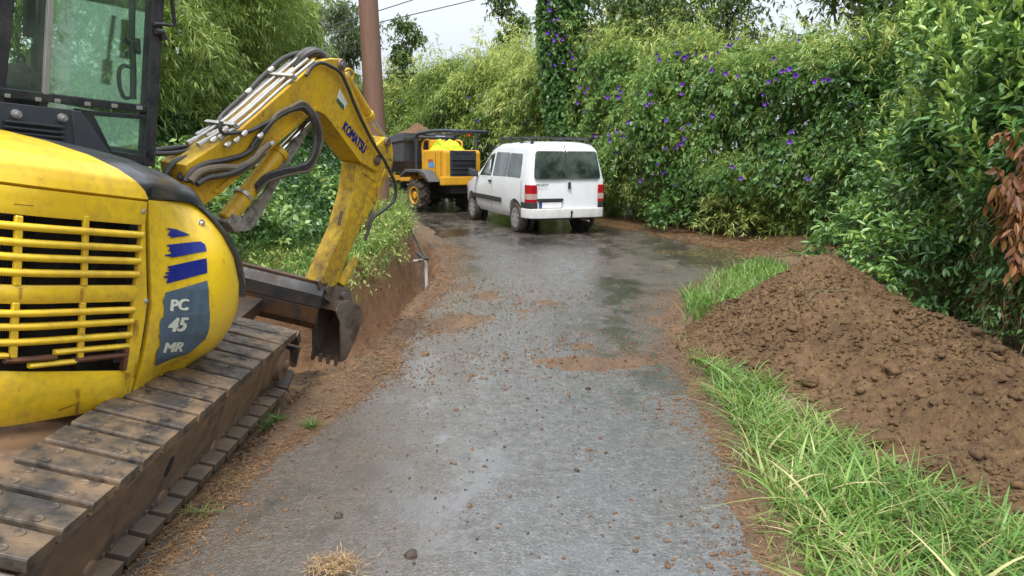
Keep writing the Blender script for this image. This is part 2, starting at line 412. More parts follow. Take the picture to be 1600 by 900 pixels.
# ------------------------------------------------------------------ materials of the machines
def rusty(name, a, b, c, scale=8, rough=.6, metal=0.0, bump=.5, streak=None, world=False):
    t = NT(name)
    if world:
        class _W: outputs = {'Object': t.n('ShaderNodeNewGeometry').outputs['Position']}
        t.tc = _W
    n1 = t.noise(scale, 6, .65); n2 = t.noise(scale * 5, 6, .7)
    n3 = t.noise(scale * .6, 3, .5, stretch=streak) if streak else t.noise(scale * .45, 3)
    col = t.mix(t.ramp(n3, [(.38, 0.), (.62, 1.)]), a, b)
    col = t.mix(t.ramp(n1, [(.48, 0.), (.64, .9)]), col, c)
    r = t.ramp(n1, [(.3, rough * .55), (.65, rough * 1.3)])
    return t.fin(t.pbsdf(col, r, metal, t.bump(t.math('ADD', n1, t.math('MULTIPLY', n2, .5)), bump, .006), .5))
YEL = (.80, .535, .018)
M['yellow'] = painted('machine_yellow', YEL, .32, (.20, .11, .035), .5, (.74, .46, .014), 3, .08, wear=(.645, (.16, .07, .03)), coat=.25)
M['yellow_arm'] = painted('machine_yellow_worn', (.60, .35, .012), .42, (.17, .10, .045), .55, (.66, .41, .014), 4, .15, wear=(.61, (.10, .055, .03)))
M['yellow_stick'] = painted('stick_yellow_scraped', (.55, .32, .012), .5, (.13, .075, .035), .85, (.68, .45, .012), 2.6, .25, wear=(.60, (.07, .042, .028)))
M['brown_rust'] = rusty('bare_rust', (.10, .035, .015), (.055, .022, .012), (.17, .07, .03), 20, .8)
M['black_plastic'] = painted('black_plastic', (.022, .023, .026), .32, (.10, .08, .06), .25, (.035, .036, .04), 5, .25, coat=.2)
M['cab_paint'] = painted('cab_dark_paint', (.018, .020, .024), .38, (.16, .13, .10), .30, (.028, .03, .034), 7, .1)
M['panel_grey'] = painted('dark_grey_panel', (.045, .052, .062), .42, (.12, .10, .08), .25, (.055, .062, .075), 5, .1)
M['rubber'] = painted('rubber', (.025, .024, .023), .55, (.15, .10, .06), .5, (.04, .038, .035), 14, .3)
M['hose'] = painted('hose_rubber', (.020, .020, .021), .38, (.12, .09, .06), .45, (.035, .034, .033), 18, .2)
M['hose_muddy'] = painted('hose_sleeve', (.11, .085, .055), .75, (.07, .05, .03), .6, (.15, .12, .08), 22, .5)
M['steel'] = painted('steel_tube', (.52, .51, .48), .34, (.22, .14, .08), .45, (.40, .38, .34), 16, .1, metal=.55)
M['chrome'] = painted('chrome_rod', (.75, .75, .75), .12, (.3, .25, .2), .1, None, 9, .02, metal=1.0)
M['pad'] = rusty('track_pad_mat', (.050, .043, .037), (.19, .125, .072), (.012, .011, .010), 10, .5, .05, .9, world=True)
M['pad_low'] = rusty('track_pad_mud', (.15, .105, .065), (.10, .082, .068), (.20, .13, .075), 7, .6, .0, .7, world=True)
M['trackframe'] = rusty('track_frame_mat', (.26, .155, .085), (.16, .105, .07), (.05, .046, .043), 4.5, .55, 0, .35, streak=(1, .4, 2.5))
M['blade'] = rusty('blade_black', (.022, .022, .024), (.035, .033, .032), (.07, .045, .03), 5, .5, 0, .15)
M['blade_rust'] = rusty('blade_rusty', (.12, .055, .022), (.06, .035, .025), (.03, .025, .022), 7, .5, 0, .4)
M['bucket'] = rusty('bucket_steel', (.21, .175, .15), (.15, .11, .085), (.09, .06, .04), 6, .5, .35, .3)
M['guard'] = rusty('guard_steel', (.36, .34, .31), (.24, .20, .16), (.10, .08, .06), 14, .5, .3)
M['bucket_in'] = rusty('bucket_inside', (.12, .075, .045), (.085, .055, .035), (.05, .035, .025), 8, .7)
M['dark'] = painted('dark_inside', (.012, .012, .013), .7, (.05, .035, .025), .4, None, 12, .3)
M['decal_blue'] = painted('decal_blue', (.008, .018, .20), .35, (.10, .08, .05), .1, None, 20, .02)
M['decal_grey'] = painted('decal_slate', (.075, .115, .16), .4, (.03, .035, .04), .5, (.10, .145, .19), 14, .05, wear=(.66, (.55, .36, .02)))
M['decal_pale'] = painted('decal_pale', (.62, .64, .60), .45, (.3, .28, .2), .3, (.70, .69, .52), 12, .02)
t = NT('dusty_hazy_glass')
gl = t.n('ShaderNodeBsdfGlossy'); gl.inputs['Roughness'].default_value = .03
tr = t.n('ShaderNodeBsdfTransparent'); tr.inputs[0].default_value = (.90, 1, .92, 1)
df = t.n('ShaderNodeBsdfDiffuse'); df.inputs[0].default_value = (.75, .85, .80, 1)  # thin pale green film: light dirt plus a painted haze of reflected foliage
m1 = t.n('ShaderNodeMixShader'); m2 = t.n('ShaderNodeMixShader'); fr = t.n('ShaderNodeFresnel'); fr.inputs[0].default_value = 1.5
t.l(t.ramp(t.noise(3, 5, .6), [(.35, .012), (.75, .07)]), m1.inputs[0]); t.l(tr.outputs[0], m1.inputs[1]); t.l(df.outputs[0], m1.inputs[2])
t.l(t.math('MULTIPLY', fr.outputs[0], .55), m2.inputs[0]); t.l(m1.outputs[0], m2.inputs[1]); t.l(gl.outputs[0], m2.inputs[2])
M['glass'] = t.fin(m2.outputs[0])

def frame_axes(psi, tilt, taz):
    d = Vector((sin(taz), cos(taz), 0)); k = Vector((0, 0, 1)).cross(d); q = Matrix.Rotation(tilt, 3, k)
    return q @ Vector((sin(psi), cos(psi), 0)), q @ Vector((cos(psi), -sin(psi), 0)), q @ Vector((0, 0, 1))
class Frame:
    def __init__(s, psi, tilt, taz, C):
        s.H, s.N, s.Z = frame_axes(R(psi), R(tilt), R(taz)); s.C = Vector(C)
    def __call__(s, a, r, z): return s.C + s.H * a + s.N * r + s.Z * z
    def sz(s, px, py, r):
        d = ray(px, py); t = (r - (EYE - s.C).dot(s.N)) / d.dot(s.N); p = EYE + d * t - s.C
        return p.dot(s.H), p.dot(s.Z)
    def at(s, px, py, r):
        a, z = s.sz(px, py, r); return s(a, r, z)
    def mat(s, a, r, z):      # local x = heading, y = left, z = up
        m = Matrix((s.H, -s.N, s.Z)).transposed().to_4x4(); m.translation = s(a, r, z); return m
CX = (-2.6, 3.95, .17)
UF = Frame(25, 10.5, 62, CX)      # upper structure
TF = Frame(0, 14, 95, CX)         # tracks
ex = empty('excavator', Vector(CX), 'yellow tracked excavator with dark cab digging the trench left of the lane', 'excavator')
def plate(fr, pts, r, th, mb=None):
    """outline seen on the plane r, given thickness th away from the viewer's side"""
    mb = mb or MB(); return mb.prism([fr.at(x, y, r) for x, y in pts], fr.N * -th)
def polysz(fr, pts, r, th, mb=None):
    mb = mb or MB(); return mb.prism([fr(a, r, z) for a, z in pts], fr.N * -th)

# --- body surface in (u, z): u runs along the right side and round the front corner
CS, CR_, RC = .13, .5, .45
SHZ = ([.3, .48, .58, .7, .8, .93, 1.08, 1.2, 1.3, 1.345, 1.5], [.22, .175, .065, .01, -.01, 0, .045, .115, .20, .24, .3])
def bodyp(u, z, off=0.0):
    wv = max(0, min(1, (u + .5) / .5)); wv = wv * wv * (3 - 2 * wv)
    sh = float(np.interp(z, *SHZ)) * wv + .035 * (max(0, (.55 - z) / .2)) ** 2 * (1 - wv)
    o = off - sh
    if u <= 0:
        back = max(0, (-u - .85)) ; return (CS + u, CR_ + RC + o - back * back * .9)
    if u < RC * pi / 2:
        a = u / RC; return (CS + (RC + o) * sin(a), CR_ + (RC + o) * cos(a))
    return (CS + RC + o, CR_ - (u - RC * pi / 2))
def BW(u, z, off=0.0):
    a, r = bodyp(u, z, off); return UF(a, r, z)
def zbot(u): return float(np.interp(u, [-.42, -.1, .1, .4], [.355, .40, .46, .55]))
def shell(mb, u0, u1, z0, z1, nu=12, nv=6, th=.03, off=0.0, round_=0.0):
    """closed curved plate; z0, z1, u0, u1 may be functions (u0/u1 of z-fraction, z0/z1 of u)"""
    fu0 = u0 if callable(u0) else (lambda k: u0); fu1 = u1 if callable(u1) else (lambda k: u1)
    fz0 = z0 if callable(z0) else (lambda u: z0); fz1 = z1 if callable(z1) else (lambda u: z1)
    g = {}
    for i in range(nu + 1):
        for j in range(nv + 1):
            k = j / nv; u = fu0(k) + (fu1(k) - fu0(k)) * i / nu; z = fz0(u) + (fz1(u) - fz0(u)) * k
            e = 0
            if round_:
                e = -round_ * (abs(2 * k - 1) ** 3)
            g[i, j, 0] = mb.b.verts.new(BW(u, z, off + e)); g[i, j, 1] = mb.b.verts.new(BW(u, z, off - th))
    for i in range(nu):
        for j in range(nv):
            mb.b.faces.new((g[i, j, 0], g[i + 1, j, 0], g[i + 1, j + 1, 0], g[i, j + 1, 0]))
            mb.b.faces.new((g[i, j, 1], g[i, j + 1, 1], g[i + 1, j + 1, 1], g[i + 1, j, 1]))
    for i in range(nu):
        for j, s_ in ((0, 1), (nv, -1)):
            q = [g[i, j, 0], g[i, j, 1], g[i + 1, j, 1], g[i + 1, j, 0]]; mb.b.faces.new(q[::s_])
    for j in range(nv):
        for i, s_ in ((0, -1), (nu, 1)):
            q = [g[i, j, 0], g[i, j, 1], g[i, j + 1, 1], g[i, j + 1, 0]]; mb.b.faces.new(q[::s_])
    return mb
def uz(px, py, g=(-.2, 1.0)):
    """(u, z) on the body surface seen at a pixel of the photograph"""
    u, z = g
    def pr(u, z):
        d = BW(u, z) - EYE; yy = d.y * cos(PITCH) - d.z * sin(PITCH); uu = d.y * sin(PITCH) + d.z * cos(PITCH)
        return 800 + F * d.x / yy, 450 - F * uu / yy
    for _ in range(25):
        a = pr(u, z); b = pr(u + 1e-3, z); c = pr(u, z + 1e-3)
        J = Matrix((((b[0] - a[0]) / 1e-3, (c[0] - a[0]) / 1e-3), ((b[1] - a[1]) / 1e-3, (c[1] - a[1]) / 1e-3)))
        if abs(J.determinant()) < 1e-6: break
        e = J.inverted() @ Vector((px - a[0], py - a[1])); u += max(-.1, min(.1, e.x)); z += max(-.1, min(.1, e.y))
    return u, z

SPLIT = lambda z: float(np.interp(z, [.35, .94, 1.35], [-.365, -.355, -.43]))
GR = [-.49, .0]     # (unused)
# grille panel: strips round the opening
gp = MB()
usp = lambda k: -.44
shell(gp, -1.16, -.435, 1.228, 1.337, 14, 3)
shell(gp, -1.16, -.375, lambda u: zbot(u), lambda u: float(np.interp(u, [-1.05, -.42], [.605, .54])), 14, 5, round_=.012)
shell(gp, lambda k: -.455 + .01 * (1 - k), lambda k: -.38 - .055 * max(0, k - .5) * 2, .50, 1.235, 3, 8)
side = gp.build('side_panel', M['yellow'], ex, .006, 2, smooth=True)
for z, th in [(1.183, .0155), (1.120, .0155), (1.062, .0155), (1.0, .0155), (.911, .038), (.835, .0145), (.780, .0145), (.717, .0145)]:
    mb = MB(); shell(mb, -1.16, -.445, z - th, z + th, 14, 3, .03, .012 if th < .02 else .004, .009)
    mb.build('grille_bar', M['yellow'], side, .004, 2, smooth=True)
for z, th, a, b, mt, dz in [(.664, .012, -.80, -.45, 'yellow', 0), (.664, .012, -1.16, -.98, 'yellow', 0), (.655, .012, -.99, -.79, 'brown_rust', -.012), (.612, .011, -.90, -.70, 'yellow', .004), (.622, .012, -.71, -.45, 'brown_rust', 0.0)]:
    mb = MB(); shell(mb, a, b, z - th + dz, z + th + dz, 6, 2, .03, .01, .01)
    mb.build('grille_bar', M[mt], side, .004, 2, smooth=True)
for px in (31, 136):
    for (ya, yb) in ((337, 447), (473, 560)):
        ua, za = uz(px - (0 if ya < 400 else 5), ya, (-.7, 1.)); ub, zb_ = uz(px - (3 if ya < 400 else 9), yb, (-.7, .8))
        mb = MB(); shell(mb, lambda k: ub + (ua - ub) * k - .013, lambda k: ub + (ua - ub) * k + .013, zb_, za, 1, 4, .02, .002)
        mb.build('grille_post', M['yellow'], side, .004, 1)
mb = MB(); shell(mb, lambda k: -.47, lambda k: -.447, .55, .66, 1, 3, .03, .006); mb.build('rust_patch', M['brown_rust'], side, .006, 2)
# radiator behind the grille
mb = MB(); shell(mb, -1.16, -.40, .50, 1.30, 6, 2, .02, -.14)
for k in range(46):
    u = -1.30 + k * .0095
    shell(mb, u, u + .004, .62, 1.22, 1, 1, .02, -.11)
shell(mb, -.62, -.58, .55, 1.25, 1, 1, .04, -.09)
mb.build('radiator', M['dark'], ex)
# front side cover with the decals
fc = MB()
shell(fc, lambda k: -.353 - .075 * max(0, k - .5) * 2, .95, lambda u: zbot(u), lambda u: 1.345, 34, 16, round_=.0)
fco = fc.build('front_cover', M['yellow'], ex, .005, 2, smooth=True)
# raised lip of the cover and small recess with lamp bolt
def decal_poly(pts, mat_, name, par, off=.004, g=(-.1, 1.)):
    P2 = [Vector((*uz(x, y, g), 0)) for x, y in pts]
    return decal_uz(P2, mat_, name, par, off)
def decal_uz(P2, mat_, name, par, off=.004):
    b = bmesh.new(); vs = [b.verts.new(p) for p in P2]; b.faces.new(vs)
    bmesh.ops.triangulate(b, faces=b.faces)
    for _ in range(4):
        ed = [e for e in b.edges if e.calc_length() > .03]
        if not ed: break
        bmesh.ops.subdivide_edges(b, edges=ed, cuts=1)
        bmesh.ops.triangulate(b, faces=b.faces)
    for v in b.verts: v.co = BW(v.co.x, v.co.y, off)
    me = bpy.data.meshes.new(name); b.to_mesh(me); b.free()
    return link(name, me, mat_, par)
def ragged(a, b, n, amp, seed):
    r_ = random.Random(seed); out = []
    for k in range(n + 1):
        t_ = k / n; out.append((a[0] + (b[0] - a[0]) * t_ + r_.uniform(-amp, amp) * (1 if 0 < k < n else .2), a[1] + (b[1] - a[1]) * t_))
    return out
decal_poly(ragged((263, 372), (263, 356), 9, 6, 1) + [(275, 358), (297, 367)], M['decal_blue'], 'stripe', fco)
decal_poly(ragged((263, 403), (263, 382), 12, 7, 2) + [(290, 379), (313, 377), (320, 382), (322, 392)], M['decal_blue'], 'stripe', fco)
decal_poly(ragged((260, 443), (261, 416), 14, 6, 3) + [(322, 403), (323, 426)], M['decal_blue'], 'stripe', fco)
dg = decal_poly(ragged((243, 572), (257, 457), 22, 3, 4) + [(323, 438), (326, 480), (326, 513), (320, 530), (293, 553)], M['decal_grey'], 'name_decal', fco)
def heavy(me, dx, steps=(-1, -.5, 0, .5, 1)):
    """bolder letters: shifted copies, each told apart by its z for stacking"""
    b = bmesh.new()
    for k, s_ in enumerate(steps):
        n0 = len(b.verts); b.from_mesh(me); b.verts.ensure_lookup_table()
        for v in b.verts[n0:]: v.co.x += dx * s_; v.co.y += dx * .5 * s_ * (1 if k % 2 else -1); v.co.z = k
    b.to_mesh(me); b.free(); return me
def text_mesh(s_, size=1.0, bold=.0, extrude=0.0, shear=0.0):
    cu = bpy.data.curves.new('t', 'FONT'); cu.body = s_; cu.size = size; cu.offset = bold; cu.extrude = extrude; cu.shear = shear
    cu.align_x = 'CENTER'; cu.align_y = 'CENTER'; cu.resolution_u = 4
    o = bpy.data.objects.new('t', cu); COL.objects.link(o)
    dgp = bpy.context.evaluated_depsgraph_get(); me = bpy.data.meshes.new_from_object(o.evaluated_get(dgp))
    bpy.data.objects.remove(o); bpy.data.curves.remove(cu); return me
def text_on_body(s_, px, py, h, m, par, slant=.0, wide=1.0, off=.007, bold=.045):
    me = heavy(text_mesh(s_, h * 1.38), h * .075); u0, z0 = uz(px, py, (-.1, .9))
    ub, zb_ = uz(px - 25, py + 0, (-.1, .9)); ur, zr = uz(px + 25, py - 3, (-.1, .9))
    du = Vector((ur - ub, zr - zb_)).normalized()
    for v in me.vertices:
        x, y = v.co.x * wide, v.co.y
        x += y * slant
        uu, zz = u0 + x * du.x - y * 0, z0 + y + x * du.y
        v.co = BW(uu, zz, off + v.co.z * .0003)
    me.update(); return link('lettering', me, m, par)
text_on_body('PC', 279, 477, .056, M['decal_pale'], dg, .0, 1.15)
text_on_body('45', 277, 508, .072, M['decal_pale'], dg, .12, 1.1)
text_on_body('MR', 270, 543, .054, M['decal_pale'], dg, .0, 1.3, .007, .0)
t = NT('rust_stain'); al = t.ramp(t.math('ADD', t.math('MULTIPLY', t.noise(30, 5, .7, stretch=(1, 1, .2)), .6), t.math('MULTIPLY', t.noise(8, 3), .4)), [(.46, 0.), (.62, .75)])
tr_ = t.n('ShaderNodeBsdfTransparent'); mx_ = t.n('ShaderNodeMixShader'); t.l(al, mx_.inputs[0]); t.l(tr_.outputs[0], mx_.inputs[1]); t.l(t.pbsdf((.22, .085, .02), .7), mx_.inputs[2]); M['rust_stain'] = t.fin(mx_.outputs[0])
for k, (x0, y0, y1, w_) in enumerate(((119, 590, 650, 5), (198, 582, 612, 6), (30, 582, 612, 4), (211, 500, 590, 5), (126, 449, 470, 4), (30, 449, 468, 4), (217, 350, 400, 4), (150, 318, 338, 6), (60, 640, 660, 9))):
    decal_poly([(x0 - w_, y0), (x0 + w_, y0), (x0 + w_ * .4 - 1, y1), (x0 - w_ * .4 - 1, y1)], M['rust_stain'], 'rust_run', side, .0055 if y0 > 470 or y0 < 430 else .010, (-.6, .8))
for k, (x0, y0, x1, y1) in enumerate(((262, 590, 278, 585), (90, 640, 126, 628), (228, 394, 233, 384), (346, 403, 350, 410), (20, 318, 52, 321))):
    decal_poly([(x0, y0), (x1, y1), (x1 - .5, y1 + 1), (x0 + .5, y0 + 1.3)], M['brown_rust'], 'scratch', side if x0 < 215 else fco, .005, (-.2, .8))
for x0, y0 in ((224, 330), (226, 604), (228, 470)):
    u_, z_ = uz(x0, y0, (-.4, .9)); p_ = BW(u_, z_, .0); nn = (BW(u_, z_, .1) - p_).normalized(); mb = MB(); mb.lathe(p_, nn, [(0, .011), (.004, .011), (.007, .006)], 10); mb.build('screw', M['steel'], side, smooth=True)
# bolt / lamp in the corner of the cover
u_, z_ = uz(314, 349, (.0, 1.25)); mb = MB(); p_ = BW(u_, z_, .0); nn = (BW(u_, z_, .1) - p_).normalized()
mb.lathe(p_, nn, [(0, .022), (.006, .022), (.006, .014), (.016, .011), (.02, 0)], 16); mb.build('lock', M['steel'], fco, smooth=True)
# hood over the engine (yellow) and black tank cover: a common top surface
HK = [(0, 0), (.01, .035), (.025, .075), (.07, .115), (.16, .155), (.30, .185), (.48, .20), (.72, .20)]
def topp(u, k, off=0.0):
    """k 0..len(HK)-1 inwards over the top"""
    i = min(int(k), len(HK) - 2); t_ = k - i
    d = HK[i][0] * (1 - t_) + HK[i + 1][0] * t_; h = HK[i][1] * (1 - t_) + HK[i + 1][1] * t_
    hs_ = float(np.interp(u, [-.9, -.55, -.2, .1, .35, .6], [1, 1, .93, .72, .45, .25]))
    a, r = bodyp(u, 1.345)
    if u <= 0: a2, r2 = a, r - d + off * .5
    elif u < RC * pi / 2:
        an = u / RC; a2, r2 = a - sin(an) * min(d, .3), r - cos(an) * d
    else: a2, r2 = a - min(d, .35), r
    return UF(a2, r2, 1.345 + h * hs_ + off)
def topshell(mb, ua, ub, ka, kb, nu, nk, th=.03, off=0.0):
    g = {}
    for i in range(nu + 1):
        for j in range(nk + 1):
            k = ka + (kb - ka) * j / nk; a = ua(k) if callable(ua) else ua; b = ub(k) if callable(ub) else ub
            u = a + (b - a) * i / nu
            p = topp(u, k, off); c = UF(-.3, .1, .9)
            g[i, j, 0] = mb.b.verts.new(p); g[i, j, 1] = mb.b.verts.new(p + (c - p).normalized() * th)
    for i in range(nu):
        for j in range(nk):
            mb.b.faces.new((g[i, j, 0], g[i + 1, j, 0], g[i + 1, j + 1, 0], g[i, j + 1, 0])); mb.b.faces.new((g[i, j, 1], g[i, j + 1, 1], g[i + 1, j + 1, 1], g[i + 1, j, 1]))
    for i in range(nu):
        for j, s_ in ((0, 1), (nk, -1)): mb.b.faces.new([g[i, j, 0], g[i, j, 1], g[i + 1, j, 1], g[i + 1, j, 0]][::s_])
    for j in range(nk):
        for i, s_ in ((0, -1), (nu, 1)): mb.b.faces.new([g[i, j, 0], g[i, j, 1], g[i, j + 1, 1], g[i, j + 1, 0]][::s_])
hb_ = lambda k: float(np.interp(k, [0, 1, 2, 3, 4, 5, 7], [-.435, -.455, -.50, -.56, -.64, -.74, -.85]))
mb = MB(); topshell(mb, -1.16, hb_, 0.0, 7, 16, 28, .03, .004)
mb.build('hood', M['yellow'], ex, 0, smooth=True)
mb = MB(); topshell(mb, lambda k: hb_(k) + .004, 1.0, 0.15, 7, 30, 28, .03, .0)
tc_ = mb.build('tank_cover', M['black_plastic'], ex, 0, smooth=True)
# black band curling down the front corner
PB = [(-.42, 1.36), (-.2, 1.352), (0, 1.345), (.12, 1.31), (.21, 1.24), (.275, 1.13), (.315, 1.02), (.34, .93), (.35, .86)]
mb = MB(); g = []
for i, (u, z) in enumerate(spline([(a, b, 0) for a, b in PB], 4) and [(p.x, p.y) for p in spline([(a, b, 0) for a, b in PB], 4)]):
    q = min(1, max(0, (1.345 - z) / .25)); row = []
    wd = .035 + .03 * min(1, max(0, (u + .42) / .3))
    for (du, dz, of) in ((0, 0, .002), (0.0, .0, .026), (wd * .5 * q, wd * .5 * (1 - q), .036), (wd * q + .01, wd * (1 - q), .026), (.6 * q + .03, wd * 1.3 * (1 - q), .0)):
        of *= min(1, .06 + i / 8); du *= min(1, .1 + i / 8)
        if u + du > 1.0: du = 1.0 - u
        row.append(mb.b.verts.new(BW(u + du, z + dz, of)))
    g.append(row)
for a, b in zip(g, g[1:]):
    for j in range(len(a) - 1): mb.b.faces.new((a[j], a[j + 1], b[j + 1], b[j]))
mb.build('edge_trim', M['black_plastic'], tc_, 0, smooth=True)
# rest of the body: counterweight, left side, floor
pl = [(-1.0 * cos(a) + 0, 1.0 * sin(a)) for a in np.linspace(-pi / 2 * .75, pi / 2 * .62, 14)] + [(-.3, .86), (.2, .80), (.5, .5), (.52, -.5), (.4, -.9), (-.3, -.92)]
mb = MB(); mb.prism([UF(a, r * .93, .42) for a, r in pl], UF.Z * .12); mb.build('floor_frame', M['dark'], ex)
pl = [(-1.12 * cos(a), 1.03 * sin(a)) for a in np.linspace(-pi / 2 * .75, pi / 2 * .35, 14)] + [(-.75, .1), (-.7, -.6)]
mb = MB(); mb.prism([UF(a, r * .93, .42) for a, r in pl], UF.Z * 1.06); mb.build('counterweight', M['yellow'], ex, .03, 3, smooth=True)
mb = MB(); mb.lathe(UF(0, 0, .2), UF.Z, [(0, .42), (.25, .42)], 32); mb.build('slew_ring', M['dark'], ex)
mb = MB(); mb.prism([UF(a, r, .54) for a, r in ((-.9, .1), (.45, .1), (.45, -.88), (-.9, -.88))], UF.Z * .95); mb.build('cab_base', M['panel_grey'], ex, .02)

# --- cab
RW = .2
def V2(px, py, r=RW): return UF.sz(px, py, r)
cabp = lambda s0, z0, r=RW: UF(s0, r, z0)
top_s, top_z = .17, 2.52
fr_ = MB()
A0 = V2(226, 262); A1 = V2(238, 262)
fb, ft = V2(232, 240), V2(245, 0)
dirp = ((ft[0] - fb[0]) / (ft[1] - fb[1]))
def pil(mb, sb, zb_, w_, r, th, zt=top_z, lean=dirp):
    mb.prism([UF(sb, r, zb_), UF(sb + w_, r, zb_), UF(sb + w_ + (zt - zb_) * lean, r, zt), UF(sb + (zt - zb_) * lean, r, zt)], UF.N * -th)
for r in (RW, -.78):
    pil(fr_, V2(226, 250)[0], 1.50, .075, r, .06)
    pil(fr_, -.62, 1.5, .09, r, .06, lean=0); pil(fr_, -1.0, 1.3, .07, r, .06, lean=0)
    zl0, zr0 = V2(0, 160)[1], V2(224, 175)[1]; zl1, zr1 = V2(0, 143)[1], V2(224, 163)[1]; sl_, sr_ = V2(0, 150)[0], V2(228, 168)[0]
    fr_.prism([UF(sl_ - .45, r + .003, zl0 - .03), UF(sr_, r + .003, zr0), UF(sr_, r + .003, zr1), UF(sl_ - .45, r + .003, zl1 - .03)], UF.N * -.066)
    fr_.prism([UF(-1.0, r, top_z - .08), UF(.24, r, top_z - .08), UF(.22, r, top_z + .02), UF(-1.0, r, top_z + .02)], UF.N * -.06)
for z in (1.52, top_z - .06):
    ssh = (z - 1.5) * dirp + V2(226, 250)[0]
    fr_.prism([UF(ssh, RW, z), UF(ssh + .06, RW, z), UF(ssh + .06, RW, z + .06), UF(ssh, RW, z + .06)], UF.N * -.98)
fr_.prism([UF(-1.03, RW + .02, top_z + .021), UF(.26, RW + .02, top_z + .021), UF(.22, RW + .02, top_z + .09), UF(-1.0, RW + .02, top_z + .09)], UF.N * -1.02)
cab = fr_.build('cab', M['cab_paint'], ex, .006, 2)
mb = MB(); plate(UF, [(79, -60), (88, -60), (77, 148), (68, 147)], RW + .004, .02, mb); mb.build('window_divider', M['steel'], cab, .003)
# diagonal lower frame and triangular window
mb = MB(); plate(UF, [(124, 170), (144, 173), (175, 236), (226, 243), (226, 256), (150, 244)], RW + .002, .05, mb)
plate(UF, [(144, 173), (228, 180), (228, 187), (148, 181)], RW + .002, .05, mb); mb.build('window_frame', M['cab_paint'], cab, .004)
mb = MB(); plate(UF, [(146, 180), (228, 186), (226, 244), (173, 236)], RW - .02, .006, mb); mb.build('lower_window', M['glass'], cab)
mb = MB(); plate(UF, [(-70, -160), (80, -140), (70, 148), (-60, 146)], RW - .016, .006, mb); mb.build('rear_window', M['glass'], cab)
mb = MB(); plate(UF, [(80, -140), (238, -130), (226, 166), (70, 148)], RW - .03, .006, mb); mb.build('front_window', M['glass'], cab)
mb = MB(); mb.prism([UF(.12, -.80, 1.55), UF(-.95, -.80, 1.55), UF(-.95, -.80, 2.45), UF(.0, -.80, 2.45)], UF.N * .006); mb.build('door_window', M['glass'], cab)
s0 = V2(226, 250)[0] + .03
mb = MB(); mb.prism([UF(s0, RW - .07, 1.58), UF(s0 + .006, RW - .07, 1.58), UF(s0 + .006 + .87 * dirp, RW - .07, 2.45), UF(s0 + .87 * dirp, RW - .07, 2.45)], UF.N * -.85); mb.build('windscreen', M['glass'], cab)
# grey panel under the window with two bolts and slotted handle
mb = MB(); plate(UF, [(-60, 150), (0, 159), (125, 173), (176, 246), (178, 262), (-60, 240)], RW + .02, .04, mb)
pn = mb.build('lower_panel', M['panel_grey'], cab, .004)
for y0 in (187, 196, 204):
    mb = MB(); plate(UF, [(9, y0), (103, y0 + 10), (103, y0 + 15), (9, y0 + 5)], RW + .045, .03, mb); mb.build('slat', M['black_plastic'], pn, .006)
for x, y in ((24, 178), (96, 184)):
    mb = MB(); mb.lathe(UF.at(x, y, RW + .02), UF.N, [(0, .022), (.02, .02), (.02, .012), (.035, .012)], 12); mb.build('bolt', M['steel'], pn)
mb = MB(); plate(UF, [(112, 172), (127, 173), (178, 246), (172, 250), (118, 240)], RW + .028, .03, mb); mb.build('fuse_cover', M['panel_grey'], pn, .006)
for x, y in ((12, 149), (60, 155), (90, 157), (137, 162), (179, 165), (218, 168)):
    mb = MB(); plate(UF, [(x - 4, y - 3), (x + 5, y - 2), (x + 5, y + 4), (x - 4, y + 3)], RW + .008, .01, mb); mb.build('hinge_bolt', M['steel'], cab, .002)
# things inside the cab
mb = MB(); mb.tube(spline([UF.at(x, y, RW - .06) for x, y in ((205, 152), (194, 152), (187, 135), (186, 112), (192, 103), (203, 104))], 6), .011, 8)
mb.tube(spline([UF.at(x, y, RW - .06) for x, y in ((207, -5), (206, 60), (208, 104), (208, 155))], 5), .018, 8); mb.build('grab_handle', M['black_plastic'], cab, smooth=True)
mb = MB(); mb.tube([UF.at(x, y, RW - .07) for x, y in ((196, 60), (203, 66), (211, 64), (212, 80), (204, 76))], [.014, .03, .03, .03, .012], 8); mb.build('window_latch', M['black_plastic'], cab, smooth=True)
mb = MB()
M4 = UF.mat(-.62, -.32, 1.72)
mb.hexa(M4, .5, .5, .14); mb.hexa(UF.mat(-.86, -.32, 2.05) @ Matrix.Rotation(R(-8), 4, 'Y'), .13, .46, .68)
mb.build('seat', M['rubber'], cab, .05, 3, smooth=True)
mb = MB()
for (x, y, rr) in ((30, 128, .055), (45, 122, .045), (12, 122, .07), (33, 108, .035)):
    mb.lathe(UF.at(x, y, -.0) - UF.Z * rr, UF.Z, [(0, rr * .7), (rr * .5, rr), (rr * 1.5, rr * .9), (rr * 2, rr * .4)], 12)
mb.tube(spline([UF.at(x, y, -.0) for x, y in ((30, 112), (27, 96), (31, 87), (37, 90), (37, 104))], 5), .008, 6)
mb.prism([UF.at(x, y, .03) for x, y in ((-10, 118), (62, 128), (62, 165), (-10, 165))], UF.N * -.2)
mb.build('control_console', M['rubber'], cab, .006, smooth=True)
mb = MB(); mb.tube([UF.at(x, y, -.5) for x, y in ((52, -10), (56, 60), (57, 70))], .012, 6); mb.tube([UF.at(x, y, -.5) for x, y in ((57, 70), (57, 112))], .028, 8); mb.tube([UF.at(x, y, -.45) for x, y in ((46, -10), (45, 58))], .03, 8)
mb.build('hanging_belt', M['rubber'], cab)
